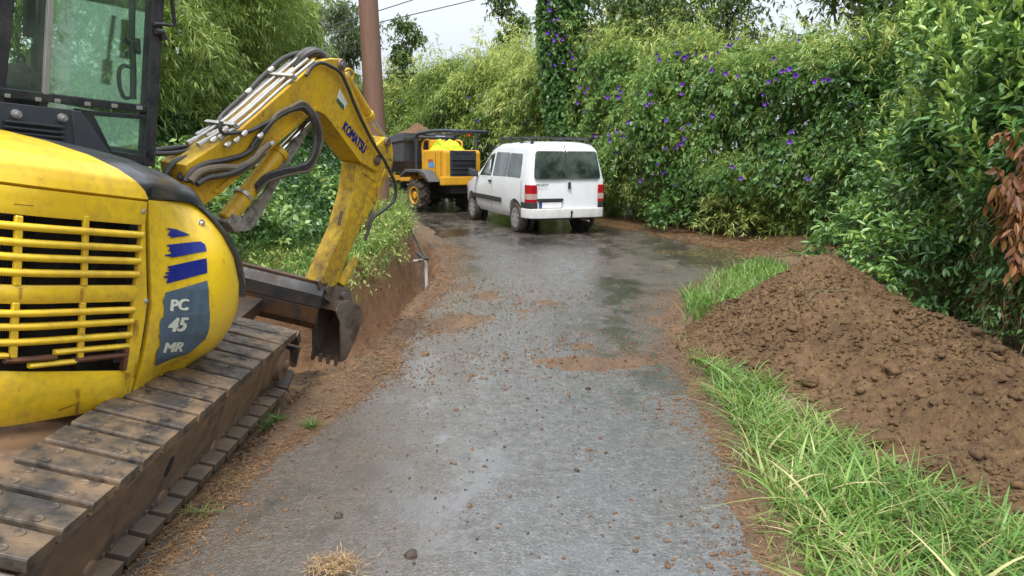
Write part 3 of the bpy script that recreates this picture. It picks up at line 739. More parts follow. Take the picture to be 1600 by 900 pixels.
# mirror and its arm
mb = MB(); mb.tube([UF.at(x, y, RW + .02) for x, y in ((240, 37), (256, 38), (273, 40), (268, -5), (262, -40))], .011, 8)
mb.tube([UF.at(x, y, RW + .02) for x, y in ((243, 48), (254, 50), (258, 62))], .018, 8)
ma = mb.build('mirror_arm', M['cab_paint'], ex, smooth=True)
mb = MB(); plate(UF, [(252, -60), (282, -58), (282, -8), (254, -10)], RW + .06, .05, mb); mb.build('mirror', M['black_plastic'], ma, .015, 3, smooth=True)

# --- boom
RB = .22
BO = [(290, 258), (380, 200), (440, 147), (497, 97), (513, 92), (537, 92), (539, 112), (550, 137), (569, 180), (586, 218), (596, 248), (590, 269), (563, 253), (520, 194), (508, 178), (496, 172), (482, 180), (345, 302), (318, 322), (300, 300)]
mb = MB(); plate(UF, BO, RB, .22, mb); boom = mb.build('boom', M['yellow_arm'], ex, .006, 2)
mb = MB()
plate(UF, [(333, 300), (470, 186), (485, 173), (497, 166), (510, 172), (522, 188), (566, 249), (563, 253), (520, 194), (508, 179), (496, 173), (484, 180), (345, 302)], RB + .012, .012, mb)
mb.build('flange', M['yellow_arm'], boom)
for x, y, rr in ((493, 183, .035), (533, 101, .04), (588, 250, .042)):
    mb = MB(); p = UF.at(x, y, RB); mb.lathe(p, UF.N, [(-.24, rr), (.018, rr), (.018, rr * .6), (.03, rr * .6)], 18)
    mb.build('pin', M['bucket'], boom, smooth=True)
# lettering on the boom
def text_plane(s_, c0, c1, fr, r, h, m, par, name='lettering', bold=.26, wide=1.0):
    a = Vector((*fr.sz(*c0, r), 0)); b = Vector((*fr.sz(*c1, r), 0)); L_ = (b - a).length
    me = heavy(text_mesh(s_, 1.0), .05)
    xs = [v.co.x for v in me.vertices]; ys = [v.co.y for v in me.vertices]; x0, x1, y0, y1 = min(xs), max(xs), min(ys), max(ys)
    e = (b - a).normalized(); f_ = Vector((-e.y, e.x, 0))
    for v in me.vertices:
        q = a + e * ((v.co.x - x0) / (x1 - x0) * L_) + f_ * ((v.co.y - y0) / (y1 - y0) * h)
        v.co = fr(q.x, r + v.co.z * .0004, q.y)
    me.update(); return link(name, me, m, par)
text_plane('KOMATSU', (534, 202), (568, 241), UF, RB + .004, .08, M['decal_blue'], boom)
mb = MB(); plate(UF, [(531, 139), (543, 161), (537, 172), (526, 155)], RB + .003, .002, mb); st = mb.build('sticker', M['decal_pale'], boom)
mb = MB(); plate(UF, [(527, 152), (538, 165), (537, 172), (526, 157)], RB + .005, .002, mb)
M['green_ink'] = painted('green_ink', (.02, .12, .07), .5, amt=.1); mb.build('sticker_band', M['green_ink'], st)
# arm
mb = MB(); plate(UF, [(603, 214), (612, 219), (615, 240), (613, 264), (604, 278), (583, 315), (566, 350), (544, 400), (526, 445), (512, 452), (501, 441), (518, 400), (536, 360), (553, 300), (558, 258), (575, 240)], .19, .16, mb)
arm = mb.build('arm', M['yellow_stick'], ex, .008, 2)
mb = MB(); plate(UF, [(568, 262), (603, 280), (568, 350), (560, 350), (590, 285), (566, 270)], .197, .01, mb); mb.build('arm_rib', M['yellow_stick'], arm)
def cyl(name, a, b, r, rad, par, m, caps=True, f=UF):
    mb = MB(); pa, pb = f.at(*a, r), f.at(*b, r); d = (pb - pa); L_ = d.length
    mb.lathe(pa, d, [(0, rad * .8), (.01, rad), (L_ - .05, rad), (L_ - .045, rad * 1.18), (L_ - .005, rad * 1.18), (L_, rad * .7)], 20); return mb.build(name, m, par, smooth=True)
bc = cyl('boom_cylinder', (352, 345), (438, 236), .11, .06, boom, M['yellow_arm'])
mb = MB(); mb.tube([UF.at(438, 236, .11), UF.at(485, 188, .11)], .028, 14); mb.build('rod', M['chrome'], bc, smooth=True)
mb = MB(); mb.lathe(UF.at(378, 308, .11), (UF.at(438, 236, .11) - UF.at(378, 308, .11)), [(0, .066), (.025, .066)], 20); mb.build('clamp', M['steel'], bc)
mb = MB(); plate(UF, [(376, 345), (380, 362), (392, 360), (404, 345), (445, 268), (483, 205), (476, 199), (452, 238), (415, 298)], .15, .02, mb)
gd = mb.build('rod_guard', M['guard'], boom, .004)
mb = MB(); plate(UF, [(356, 348), (368, 364), (380, 362), (388, 350), (378, 338), (366, 334)], .18, .14, mb); mb.build('swing_bracket', M['guard'], ex, .015)
ac = cyl('arm_cylinder', (537, 117), (578, 184), .11, .042, boom, M['yellow_arm'])
mb = MB(); mb.tube([UF.at(578, 184, .11), UF.at(604, 219, .11)], .022, 12); mb.build('rod', M['steel'], ac, smooth=True)
mb = MB(); mb.tube(spline([UF.at(x, y, .14) for x, y in ((536, 112), (545, 108), (552, 116), (548, 128))], 4), .012, 8); mb.build('oil_pipe', M['yellow_arm'], ac, smooth=True)
mb = MB(); mb.lathe(UF.at(606, 222, .2), UF.N, [(-.2, .035), (.01, .035)], 14); mb.build('pin', M['bucket'], arm)
# linkage and bucket
cyl('bucket_link', (556, 404), (531, 446), .12, .035, arm, M['yellow_stick'])
for a_, b_, r_w in (((534, 330), (529, 352), .013), ((583, 330), (573, 355), .018)):
    mb = MB(); mb.tube([UF.at(*a_, .20), UF.at(*b_, .20)], r_w, 8); mb.build('hose_clamp', M['bucket'], arm)
BR = .26; BWD = .30
bk = [(533, 566), (541, 561), (552, 538), (563, 508), (567, 490), (560, 477), (545, 469), (530, 474), (524, 486)]
sp = [V2(x, y, BR) for x, y in bk]
mb = MB()
for a, b in zip(sp, sp[1:]):
    n_ = Vector((b[0] - a[0], b[1] - a[1])).normalized(); n_ = Vector((-n_.y, n_.x)) * .014
    mb.prism([UF(a[0], BR, a[1]), UF(b[0], BR, b[1]), UF(b[0] + n_.x, BR, b[1] + n_.y), UF(a[0] + n_.x, BR, a[1] + n_.y)], UF.N * -BWD)
bu = mb.build('bucket', M['bucket_in'], ex)
for r in (BR + .004, BR - BWD + .012):
    mb = MB(); mb.prism([UF(a, r, z) for a, z in sp + [V2(532, 505, BR)]], UF.N * -.016); mb.build('side_plate', M['bucket'], bu, .003)
mb = MB()
for r in (.185, .075):
    mb.prism([UF(*[V2(x, y, r)[0]], r, V2(x, y, r)[1]) for x, y in ((497, 440), (507, 432), (522, 444), (547, 452), (552, 474), (530, 480), (515, 472), (502, 462))], UF.N * -.025)
mb.lathe(UF.at(512, 452, .21), UF.N, [(-.2, .03), (.01, .03)], 14); mb.lathe(UF.at(538, 462, .21), UF.N, [(-.2, .028), (.01, .028)], 14)
mb.build('lug', M['bucket'], bu, .004)
mb = MB(); r2 = BR - BWD
mb.prism([UF(V2(x, y, r2)[0], r2, V2(x, y, r2)[1]) for x, y in ((506, 446), (511, 470), (507, 505), (497, 518), (496, 500), (500, 465))], UF.N * -.02); mb.build('side_cutter', M['bucket'], bu, .003)
tip = sp[0]
for k in range(4):
    r = BR - .03 - k * .08
    mb = MB(); mb.prism([UF(tip[0] - .015, r, tip[1] + .03), UF(tip[0] + .02, r, tip[1] + .03), UF(tip[0] - .01, r, tip[1] - .045)], UF.N * -.035); mb.build('tooth', M['bucket'], bu, .003)

# --- pipes and hoses on the boom
tp = [(300, 247), (380, 194), (440, 141), (492, 97)]
base = [UF.at(x, y, RB) for x, y in tp]; upv = (UF.at(430, 140, RB) - UF.at(440, 150, RB)).normalized()
for k, dr in enumerate((-.005, .045, .09, .135, .185)):
    pts = [p - UF.N * dr + upv * (.018 + .012 * (k % 2)) for p in base]
    st_, en = (.12, .97) if k % 2 else (.2, 1)
    sp_ = spline(pts, 8); n_ = len(sp_); sp_ = sp_[int(n_ * st_):]
    mb = MB(); mb.tube(sp_, .0115, 10)
    mb.lathe(sp_[0] - (sp_[1] - sp_[0]).normalized() * .05, (sp_[1] - sp_[0]), [(0, .018), (.03, .02), (.03, .015), (.06, .017), (.085, .013)], 8)
    mb.build('oil_tube', M['steel'], boom, smooth=True)
for q_ in (.28, .78):
    i = int(q_ * 3); f_ = q_ * 3 - i; p = base[i].lerp(base[i + 1], f_); d = (base[i + 1] - base[i]).normalized()
    mb = MB(); mb.prism([p + UF.N * .02 + upv * .0, p + UF.N * .02 + upv * .055, p + UF.N * .02 + upv * .055 + d * .03, p + UF.N * .02 + d * .03], UF.N * -.25); mb.build('tube_clamp', M['steel'], boom, .004)
def hose(pts, r, rad, m='hose', dn=None, n=8):
    if not isinstance(r, (list, tuple)): r = [r] * len(pts)
    mb = MB(); mb.tube(spline([UF.at(x, y, q) for (x, y), q in zip(pts, r)], n), rad, 9); return mb.build('hose', M[m], boom, smooth=True)
hose([(236, 236), (265, 232), (300, 228), (322, 218), (335, 200), (350, 178), (385, 146), (410, 120), (435, 97), (455, 86), (480, 82), (500, 88), (512, 96)], .03, .017)
hose([(236, 240), (262, 240), (290, 236), (312, 226), (330, 210), (346, 186), (352, 196), (358, 206), (375, 212)], .06, .014)
hose([(346, 190), (344, 200), (350, 208), (372, 207), (390, 205), (420, 190), (445, 176), (470, 170), (482, 178)], .25, .014)
hose([(258, 272), (270, 256), (290, 247), (325, 245), (350, 232), (365, 218)], .12, .020)
hose([(262, 275), (278, 258), (300, 250), (330, 238), (345, 228)], .06, .020, 'hose_muddy')
hose([(280, 280), (290, 265), (310, 250), (345, 247), (365, 240), (378, 226)], .16, .020)
hose([(290, 284), (300, 268), (322, 256), (352, 250), (380, 242), (398, 228), (408, 216)], .24, .018)
hose([(298, 284), (315, 268), (345, 262), (372, 262), (395, 250), (408, 236), (420, 225)], .27, .024, 'hose_muddy')
hose([(308, 288), (325, 278), (352, 273), (372, 266), (385, 258)], .29, .018)
hose([(318, 278), (345, 273), (368, 272), (392, 260), (412, 240)], .26, .014, 'hose_muddy')
for k, o in enumerate((0, 5, 10)):
    hose([(392 + o, 232 - o), (408 + o, 208 - o * .6), (432, 184 - o * .5), (455, 172 - o * .5), (474, 168 - o * .8), (487 + o * .5, 183 - o * .4), (493 + o, 212), (490 + o * .7, 240), (480 + o * .3, 255 + o), (462, 262 + o * .8), (440, 266 + o), (418, 274 + o), (400, 290 + o)], [.24, .25, .26, .27, .28, .3, .3, .3, .28, .26, .24, .2, .17], .0135 if k else .017, 'hose' if k < 2 else 'hose_muddy')
hose([(478, 118), (488, 104), (500, 98), (514, 102), (532, 114), (544, 138), (556, 168), (573, 204), (587, 230), (600, 250), (610, 270), (618, 290), (616, 312), (600, 328), (582, 342), (575, 362), (570, 375)], .25, .0135)
hose([(520, 96), (537, 120), (551, 150), (566, 186), (580, 214)], .2, .012)
hose([(602, 265), (592, 290), (590, 312), (582, 335)], .2, .012, 'yellow_stick')
# the corrugated sleeve over the top
mb = MB(); sl2 = spline([UF.at(x, y, .14) for x, y in ((462, 108), (473, 92), (487, 83), (500, 84), (508, 94))], 12)
mb.tube(sl2, [.030 + .006 * (k % 2) for k in range(len(sl2))], 10); mb.build('hose_sleeve', M['hose'], boom)
mb = MB(); sl2 = spline([UF.at(x, y, .05) for x, y in ((455, 103), (468, 88), (482, 80), (494, 81), (503, 90))], 12)
mb.tube(sl2, [.026 + .005 * (k % 2) for k in range(len(sl2))], 10); mb.build('hose_sleeve', M['hose'], boom)
for (x, y) in ((398, 248), (410, 238), (420, 228), (403, 215), (378, 212), (348, 206), (330, 222), (366, 222), (352, 229), (447, 178), (420, 112), (385, 146)):
    p = UF.at(x, y, .26); mb = MB(); mb.lathe(p, UF.at(x + 8, y - 7, .26) - p, [(0, .014), (.012, .018), (.03, .018), (.03, .013), (.045, .015)], 8); mb.build('hose_fitting', M['steel'], boom)

# --- undercarriage
mb = MB()
mb.hexa(TF.mat(-.35, 0, .30), 1.7, 1.3, .2); mb.lathe(TF(-.0, 0, .3), TF.Z, [(0, .5), (.14, .45)], 24)
uc = mb.build('undercarriage', M['trackframe'], ex, .01)
RAD, SA, SB, ZC = .215, -1.82, .92, .302
Lst = SB - SA; Ltot = 2 * Lst + 2 * pi * RAD; NP = 38; pit = Ltot / NP
def loop(q):
    q %= Ltot
    if q < Lst: return SA + q, ZC + RAD, 0.0
    q -= Lst
    if q < pi * RAD: a = q / RAD; return SB + RAD * sin(a), ZC + RAD * cos(a), a
    q -= pi * RAD
    if q < Lst: return SB - q, ZC - RAD, pi
    q -= Lst; a = q / RAD; return SA - RAD * sin(a), ZC - RAD * cos(a), pi + a
mb = MB()
W_ = .40
prof = [(-pit * .40, -.022), (-pit * .40, .018), (-pit * .38, .027), (pit * .38, .027), (pit * .41, .017), (pit * .41, -.022)]
mb.prism([Vector((x, W_ / 2, z)) for x, z in prof], (0, -W_, 0))
for x, y in ((-.12, .10), (-.12, -.10), (.12, .10), (.12, -.10)): mb.lathe((x * pit * 2, y, .0265), (0, 0, 1), [(0, .019), (.004, .019), (.0041, .014), (.0015, .013)], 12)
for x in (-.35, .3): mb.hexa(Matrix.Translation((x * pit, 0, -.022)), .02, W_ * .6, .045)
for x, y in ((-.25, .14), (-.25, -.14), (-.25, .06), (-.25, -.06)): pass
pad_me = mb.mesh('track_pad', .0035, 1); pad_me.materials.append(M['pad'])
pad2_me = pad_me.copy(); pad2_me.materials.clear(); pad2_me.materials.append(M['pad_low'])
for side_, rc in (('R', .83), ('L', -.83)):
    sg = 1 if side_ == 'R' else -1
    mb = MB(); o1 = [(-1.95, .45), (-1.76, .11), (.50, .11), (.56, .17), (.86, .17), (.93, .45)]
    rr_ = lambda z: rc + (.11 + .05 * (z - .11) / .34 if sg > 0 else .2)
    va = [mb.b.verts.new(TF(a, rr_(z), z)) for a, z in o1]; vb = [mb.b.verts.new(TF(a, rc - .18, z)) for a, z in o1]
    mb.b.faces.new(va); mb.b.faces.new(vb[::-1])
    for i in range(6): mb.b.faces.new((va[i], va[(i + 1) % 6], vb[(i + 1) % 6], vb[i]))
    trk = mb.build('track', M['trackframe'], uc, .008)
    if sg > 0:
        for a in (-.72,):
            mb = MB(); pth = [TF(a + .035 * cos(t_), rc + .11 + .05 * (.19 + .055 * sin(t_)) / .34 + .0015, .30 + .055 * sin(t_)) for t_ in np.linspace(0, 2 * pi, 16)[:-1]]; mb.prism(pth, TF.N * -.0008); mb.build('oval_hole', M['dark'], trk)
        for a in (-.15, .42, .47):
            mb = MB(); mb.prism([TF(a, rc + .117, .11), TF(a + .03, rc + .117, .11), TF(a + .03, rc + .166, .45), TF(a, rc + .166, .45)], TF.N * -.01); mb.build('weld_strip', M['trackframe'], trk)
        mb = MB(); polysz(TF, [(-1.98, .42), (-1.90, .43), (-1.74, .10), (-1.80, .08)], rc + .165, .1, mb); mb.build('end_guard', M['trackframe'], trk, .006)
        for a in (-1.3, -.7, -.1):
            mb = MB(); mb.lathe(TF(a, rc + .10, .115), TF.N, [(0, .05), (.03, .045), (.035, .02)], 16); mb.build('roller', M['trackframe'], trk, smooth=True)
    for a, nm in ((SA, 'sprocket'), (SB, 'idler')):
        mb = MB(); mb.lathe(TF(a, rc + .11, ZC), TF.N, [(-.24, .185), (0, .185), (.01, .12), (.06, .11), (.065, .04), (.085, .04), (.09, .01)], 24); mb.build(nm, M['trackframe'], trk, smooth=True)
    for k in range(NP):
        a, z, an = loop(k * pit + .02)
        low = z < ZC
        o = bpy.data.objects.new('track_pad', pad2_me if low else pad_me); COL.objects.link(o); o.parent = trk
        m = TF.mat(a, rc, z) @ Matrix.Rotation(an, 4, 'Y') @ Matrix.Rotation(rnd.uniform(-.012, .012), 4, 'Y')
        m.translation -= wloc(trk); o.matrix_local = m
# blade
mb = MB()
prb = [(1.80, .70), (1.74, .62), (1.735, .52), (1.76, .505), (1.79, .505), (1.83, .70)]
mb.prism([TF(a, .985, z) for a, z in prb], TF.N * -1.97)
bl = mb.build('blade', M['blade'], ex, .004)
mb = MB(); mb.prism([TF(a, .99, z) for a, z in ((1.79, .695), (1.79, .715), (1.85, .715), (1.85, .695))], TF.N * -1.98); mb.build('top_edge', M['blade_rust'], bl, .003)
mb = MB(); mb.prism([TF(a, .98, z) for a, z in ((1.70, .525), (1.77, .50), (1.80, .36), (1.83, .33), (1.78, .33), (1.70, .40))], TF.N * -1.96); mb.build('lower_beam', M['blade_rust'], bl, .005)
for r in (.55, -.35):
    mb = MB(); mb.prism([TF(1.72, r, .50), TF(1.72, r, .38), TF(.4, r, .25), TF(.4, r, .36)], TF.N * -.16); mb.build('push_arm', M['blade_rust'], bl, .008)
# ------------------------------------------------------------------ vehicles further up the lane (built in local axes: x forward, y left, z up)
def root(name, loc, heading, pitch, label, cat):
    o = empty(name, loc, label, cat); o.rotation_euler = (0, -pitch, heading + pi / 2); return o
M['white_paint'] = painted('white_car_paint', (.74, .76, .78), .22, (.30, .25, .19), .16, (.70, .72, .74), 1.6, .01, coat=.6)
M['bumper_white'] = painted('bumper_white', (.66, .66, .65), .38, (.22, .17, .12), .35, None, 4, .05)
M['black_trim'] = painted('black_trim', (.030, .031, .033), .5, (.12, .10, .08), .3, None, 7, .1)
M['tyre'] = painted('tyre', (.022, .021, .021), .7, (.13, .09, .055), .75, (.035, .032, .03), 9, .3)
M['wheel_silver'] = painted('wheel_silver', (.48, .49, .50), .3, (.16, .12, .08), .35, None, 10, .05, metal=.5)
t = NT('car_glass'); M['car_glass'] = t.fin(t.pbsdf(t.mix(t.ramp(t.noise(2.2, 3, .6), [(.40, 0.), (.62, 1.)]), (.018, .026, .023), (.085, .11, .095)), .06, 0, None, .9))  # paler green patches in the base colour stand in for reflections and see-through
t = NT('red_lens'); M['red_lens'] = t.fin(t.pbsdf((.36, .01, .015), .12, 0, None, .6, Coat_Weight=.5))
t = NT('pale_lens'); M['pale_lens'] = t.fin(t.pbsdf((.42, .30, .26), .15, 0, None, .6))
M['plate_white'] = painted('plate_white', (.82, .82, .82), .4, amt=.05)
M['plate_blue'] = painted('plate_blue', (.02, .06, .35), .4, amt=.05)
HV = R(22)
van = root('van', (1.11, 14.63, .20), HV, R(1.5), 'white passenger van with black roof bars parked at the right edge of the lane', 'van')
ST = [  # x, zbot, zbelt, ztop, half width sill, half width belt, half width roof
    (.05, .50, 1.05, 1.66, .70, .745, .60), (.075, .40, 1.05, 1.74, .78, .80, .66), (.15, .34, 1.06, 1.775, .80, .83, .69), (.40, .32, 1.07, 1.80, .81, .845, .705), (.75, .30, 1.07, 1.805, .82, .85, .71),
    (1.4, .28, 1.06, 1.81, .82, .85, .71), (2.0, .28, 1.05, 1.79, .82, .85, .70), (2.35, .28, 1.04, 1.73, .82, .85, .68), (2.6, .28, 1.02, 1.58, .82, .85, .68), (2.85, .28, 1.01, 1.36, .82, .85, .70), (3.08, .28, 1.0, 1.16, .82, .85, .74),
    (3.3, .28, .93, 1.09, .82, .85, .76), (3.6, .28, .86, 1.03, .81, .84, .72), (3.85, .28, .78, .95, .78, .80, .66), (4.0, .30, .68, .82, .70, .72, .58), (4.08, .38, .56, .66, .55, .58, .50)]
mb = MB(); rings = []
for x, zb, zl, zt, ws, wb, wr in ST:
    half = [(ws * .92, zb), (ws, zb + .10), (wb + .005, zb + (zl - zb) * .45), (wb, zl), (wr + (wb - wr) * .42, zl + (zt - zl) * .55), (wr + .02, zt - (zt - zl) * .16), (wr - .07, zt - (zt - zl) * .05), (wr - .22, zt - .008), (.25, zt + .012)]
    ring = [(x, y, z) for y, z in half] + [(x, -y, z) for y, z in half[::-1]]
    sl_ = [Vector(p) for p in ring]
    if x < .2:
        for p in sl_: p.x += max(0, (p.z - 1.05)) * .17
    rings.append([mb.b.verts.new(p) for p in sl_])
n = len(rings[0])
for a, b in zip(rings, rings[1:]):
    for k in range(n): mb.b.faces.new((a[k], a[(k + 1) % n], b[(k + 1) % n], b[k]))
mb.b.faces.new(rings[0]); mb.b.faces.new(rings[-1][::-1])
me = mb.mesh('body')
def boolean_cut(me, cutter_me):
    a = bpy.data.objects.new('a', me); b = bpy.data.objects.new('b', cutter_me); COL.objects.link(a); COL.objects.link(b)
    m = a.modifiers.new('x', 'BOOLEAN'); m.operation = 'DIFFERENCE'; m.object = b; m.solver = 'EXACT'
    r_ = bpy.data.meshes.new_from_object(a.evaluated_get(bpy.context.evaluated_depsgraph_get()))
    bpy.data.objects.remove(a); bpy.data.objects.remove(b); return r_
mb = MB()
for x in (.74, 3.42):
    for s_ in (1, -1): mb.lathe((x, s_ * .62, .32), (0, s_, 0), [(0, .36), (.4, .36)], 28)
me = boolean_cut(me, mb.mesh('cut'))
vb_ = link('body', me, M['white_paint'], van, local=True); smooth_by_angle(me, 30)
mb = MB()
for x in (.74, 3.42):
    for s_ in (1, -1): mb.lathe((x, s_ * .55, .32), (0, s_, 0), [(0, .355), (.07, .355)], 20)
mb.box((2.1, 0, .34), 3.6, 1.3, .14); mb.build('underbody', M['black_trim'], van, local=True)
def sidey(x, z):  # half width of the flank above the belt
    xs = [s[0] for s in ST]; zl = np.interp(x, xs, [s[2] for s in ST]); zt = np.interp(x, xs, [s[3] for s in ST]); wb = np.interp(x, xs, [s[5] for s in ST]); wr = np.interp(x, xs, [s[6] for s in ST])
    k = (z - zl) / (zt - zl); return float(np.interp(k, [0, .55, .84], [wb, wr + (wb - wr) * .42, wr + .02]))
def rearx(z): return .05 + max(0, z - 1.05) * .17
def rpoly(pts, r, n=4):
    out = []; m_ = len(pts)
    for i in range(m_):
        a, b, c = Vector(pts[i - 1]), Vector(pts[i]), Vector(pts[(i + 1) % m_]); d1 = (a - b).normalized(); d2 = (c - b).normalized()
        p0, p1 = b + d1 * r, b + d2 * r
        for k in range(n + 1):
            t_ = k / n; out.append((p0 * (1 - t_) ** 2 + b * 2 * t_ * (1 - t_) + p1 * t_ * t_))
    return out
def flank(pts, off, th, s_=1, r=.04):
    P_ = rpoly([Vector((x, z)) for x, z in pts], r); mb = MB()
    mb.prism([(p.x, s_ * (sidey(p.x, p.y) + off), p.y) for p in P_], (0, -s_ * th, 0)); return mb
def tail(pts, off, th, r=.05):
    P_ = rpoly([Vector((y, z)) for y, z in pts], r); mb = MB(); mb.prism([(rearx(p.y) - off, p.x, p.y) for p in P_], (th, 0, 0)); return mb
for s_ in (1, -1):
    for pts in (((.47, 1.10), (1.20, 1.10), (1.20, 1.58), (.56, 1.57)), ((1.23, 1.10), (2.02, 1.09), (2.02, 1.59), (1.23, 1.585))):
        flank(pts, .006, .03, s_).build('side_window', M['car_glass'], van, local=True)
    flank(((2.14, 1.08), (2.93, 1.07), (2.52, 1.50), (2.14, 1.57)), .006, .03, s_).build('door_window', M['car_glass'], van, local=True)
    mb = MB(); mb.box((2.42, s_ * .862, .60), 1.9, .03, .10); mb.build('rubbing_strip', M['black_trim'], van, .008, local=True)
    for x in (2.07, .40):
        mb = MB(); mb.prism([(x, s_ * .852, .36), (x + .008, s_ * .852, .36), (x + .008, s_ * .853, 1.05), (x, s_ * .853, 1.05)], (0, s_ * .002, 0)); mb.build('door_gap', M['black_trim'], vb_, local=True)
    mb = MB(); mb.box((2.16, s_ * .862, .97), .16, .03, .04); mb.build('door_handle', M['black_trim'], van, .01, local=True)
    mb = MB(); mb.prism([(2.90, s_ * .86, 1.02), (2.96, s_ * 1.06, 1.03), (2.96, s_ * 1.06, 1.22), (2.92, s_ * .86, 1.17)], (.09, 0, 0)); mb.build('wing_mirror', M['black_trim'], van, .025, 3, smooth=True, local=True)
    mb = MB(); mb.prism([(3.98, s_ * .50, .70), (3.84, s_ * .80, .72), (3.78, s_ * .80, .88), (3.90, s_ * .52, .86)], (.03, s_ * .012, 0)); mb.build('headlight', M['pale_lens'], van, .01, local=True)
    # rear lights
    mb = MB(); mb.prism([(.035, s_ * .66, .62), (.035, s_ * .79, .62), (.13, s_ * .848, .62), (.22, s_ * .858, .62), (.20, s_ * .858, .98), (.12, s_ * .85, .98), (.035, s_ * .79, .98), (.035, s_ * .68, .98)], (0, 0, .001))
    mb = MB(); prof_ = [(.035, .665), (.03, .78), (.10, .845), (.20, .862), (.20, .80), (.10, .70)]
    mb.prism([(x, s_ * y, .64) for x, y in prof_], (0, 0, .34)); tl_ = mb.build('rear_light', M['red_lens'], van, .01, local=True)
    mb = MB(); mb.prism([(x - .003, s_ * (y + .003), .70) for x, y in prof_[:4]] + [(.20, s_ * .80, .70)], (0, 0, .11)); mb.build('reversing_lens', M['pale_lens'], tl_, local=True)
    # wheel
    for x in (.74, 3.42):
        mb = MB(); mb.lathe((x, s_ * .66, .30), (0, s_, 0), [(0, .27), (.02, .30), (.15, .302), (.18, .28), (.185, .215), (.15, .205)], 32)
        wh = mb.build('wheel', M['tyre'], van, smooth=True, local=True)
        mb = MB(); mb.lathe((x, s_ * .80, .30), (0, s_, 0), [(0, .205), (.035, .205), (.038, .19), (.028, .16), (.04, .07), (.045, .0)], 32)
        wc = mb.build('hubcap', M['wheel_silver'], wh, smooth=True, local=True)
        for k in range(8):
            a = k * pi / 4; mb = MB(); c_ = Vector((x + .13 * cos(a), s_ * .829, .30 + .13 * sin(a)))
            Mx = Matrix.Translation(c_) @ Matrix.Rotation(-a, 4, 'Y'); mb.hexa(Mx, .07, .012, .035); mb.build('slot', M['dark'], wc, .008, local=True)
tail([(.73, 1.10), (.045, 1.10), (.045, 1.63), (.66, 1.63)], .008, .03, .06).build('rear_window', M['car_glass'], van, local=True)
tail([(-.73, 1.10), (.015, 1.10), (.015, 1.63), (-.66, 1.63)], .008, .03, .06).build('rear_window', M['car_glass'], van, local=True)
tail([(.034, .42), (.026, .42), (.026, 1.76), (.034, 1.76)], .004, .01, .001).build('door_gap', M['black_trim'], vb_, local=True)
tail([(.047, 1.09), (.013, 1.09), (.013, 1.64), (.047, 1.64)], .011, .01, .004).build('window_seal', M['black_trim'], vb_, local=True)
tail([(-.005, .90), (-.055, .90), (-.055, 1.03), (-.005, 1.03)], .03, .03, .012).build('tailgate_handle', M['black_trim'], van, local=True)
tail([(.66, .665), (.10, .665), (.10, .715), (.66, .715)], .03, .03, .02).build('plate_lamp_strip', M['black_trim'], van, local=True)
tail([(.615, .515), (.115, .515), (.115, .66), (.615, .66)], .008, .01, .01).build('plate_shadow_border', M['black_trim'], van, local=True)  # flat black border standing in for the shadow around the plate
npl = tail([(.60, .53), (.13, .53), (.13, .645), (.60, .645)], .012, .01, .006).build('number_plate', M['plate_white'], van, local=True)
tail([(.60, .53), (.555, .53), (.555, .645), (.60, .645)], .014, .003, .004).build('plate_band', M['plate_blue'], npl, local=True)
def tail_text(s_, y0, y1, z, h, m, off=.006):
    me = text_mesh(s_, 1, .03); xs = [v.co.x for v in me.vertices]; ys = [v.co.y for v in me.vertices]
    for v in me.vertices:
        y = y0 + (v.co.x - min(xs)) / (max(xs) - min(xs)) * (y1 - y0); zz = z + (v.co.y - min(ys)) / (max(ys) - min(ys)) * h
        v.co = (rearx(zz) - off, y, zz)
    return link('lettering', me, m, van, local=True)
tail_text('PEUGEOT', .68, .42, .955, .045, M['black_trim'])
# bumper and dark corners
mb = MB(); bo = [(-.03, 0), (-.03, .62), (.02, .78), (.14, .865), (.36, .875), (.36, .84), (.16, .80), (.08, .70), (.08, 0)]
mb.prism([(x, y, .33) for x, y in bo] + [(x, -y, .33) for x, y in bo[::-1] if y > 0], (0, 0, .19)); mb.build('rear_bumper', M['bumper_white'], van, .02, 3, smooth=True, local=True)
for s_ in (1, -1):
    mb = MB(); mb.prism([(.01, s_ * .66, .523), (.03, s_ * .79, .523), (.14, s_ * .858, .523), (.37, s_ * .868, .523), (.37, s_ * .80, .523), (.12, s_ * .72, .523)], (0, 0, .115)); mb.build('bumper_corner', M['black_trim'], van, .008, local=True)
mb = MB(); mb.tube([(.1, -.03, .33), (-.08, -.03, .33), (-.10, -.03, .44)], .018, 8); mb.lathe((-.10, -.03, .42), (0, 0, 1), [(0, .02), (.03, .028), (.06, .02)], 10); mb.build('tow_ball', M['black_trim'], van, local=True)
mb = MB(); mb.tube([(.3, -.45, .27), (-.02, -.45, .26)], .02, 8); mb.build('exhaust', M['steel'], van, local=True)
mb = MB(); mb.prism([(2.42, .62, 1.70), (3.05, .72, 1.17), (3.05, -.72, 1.17), (2.42, -.62, 1.70)], (.012, 0, .014)); mb.build('windscreen', M['car_glass'], van, local=True)
# roof rack
for s_ in (1, -1):
    mb = MB(); mb.tube(spline([(.35, s_ * .60, 1.85), (1.0, s_ * .61, 1.875), (2.1, s_ * .61, 1.865)], 4), .016, 8); rr = mb.build('roof_rail', M['black_trim'], van, local=True)
    for x in (.42, .95, 1.5, 2.03):
        mb = MB(); mb.prism([(x - .05, s_ * .64, 1.77), (x + .05, s_ * .64, 1.77), (x + .03, s_ * .62, 1.87), (x - .03, s_ * .62, 1.87)], (0, -s_ * .035, 0)); mb.build('foot', M['black_trim'], rr, local=True)
for x in (.42, .95, 1.5, 2.03):
    mb = MB(); mb.box((x, 0, 1.893), .05, 1.42, .022); mb.build('roof_bar', M['black_trim'], van, .005, local=True)

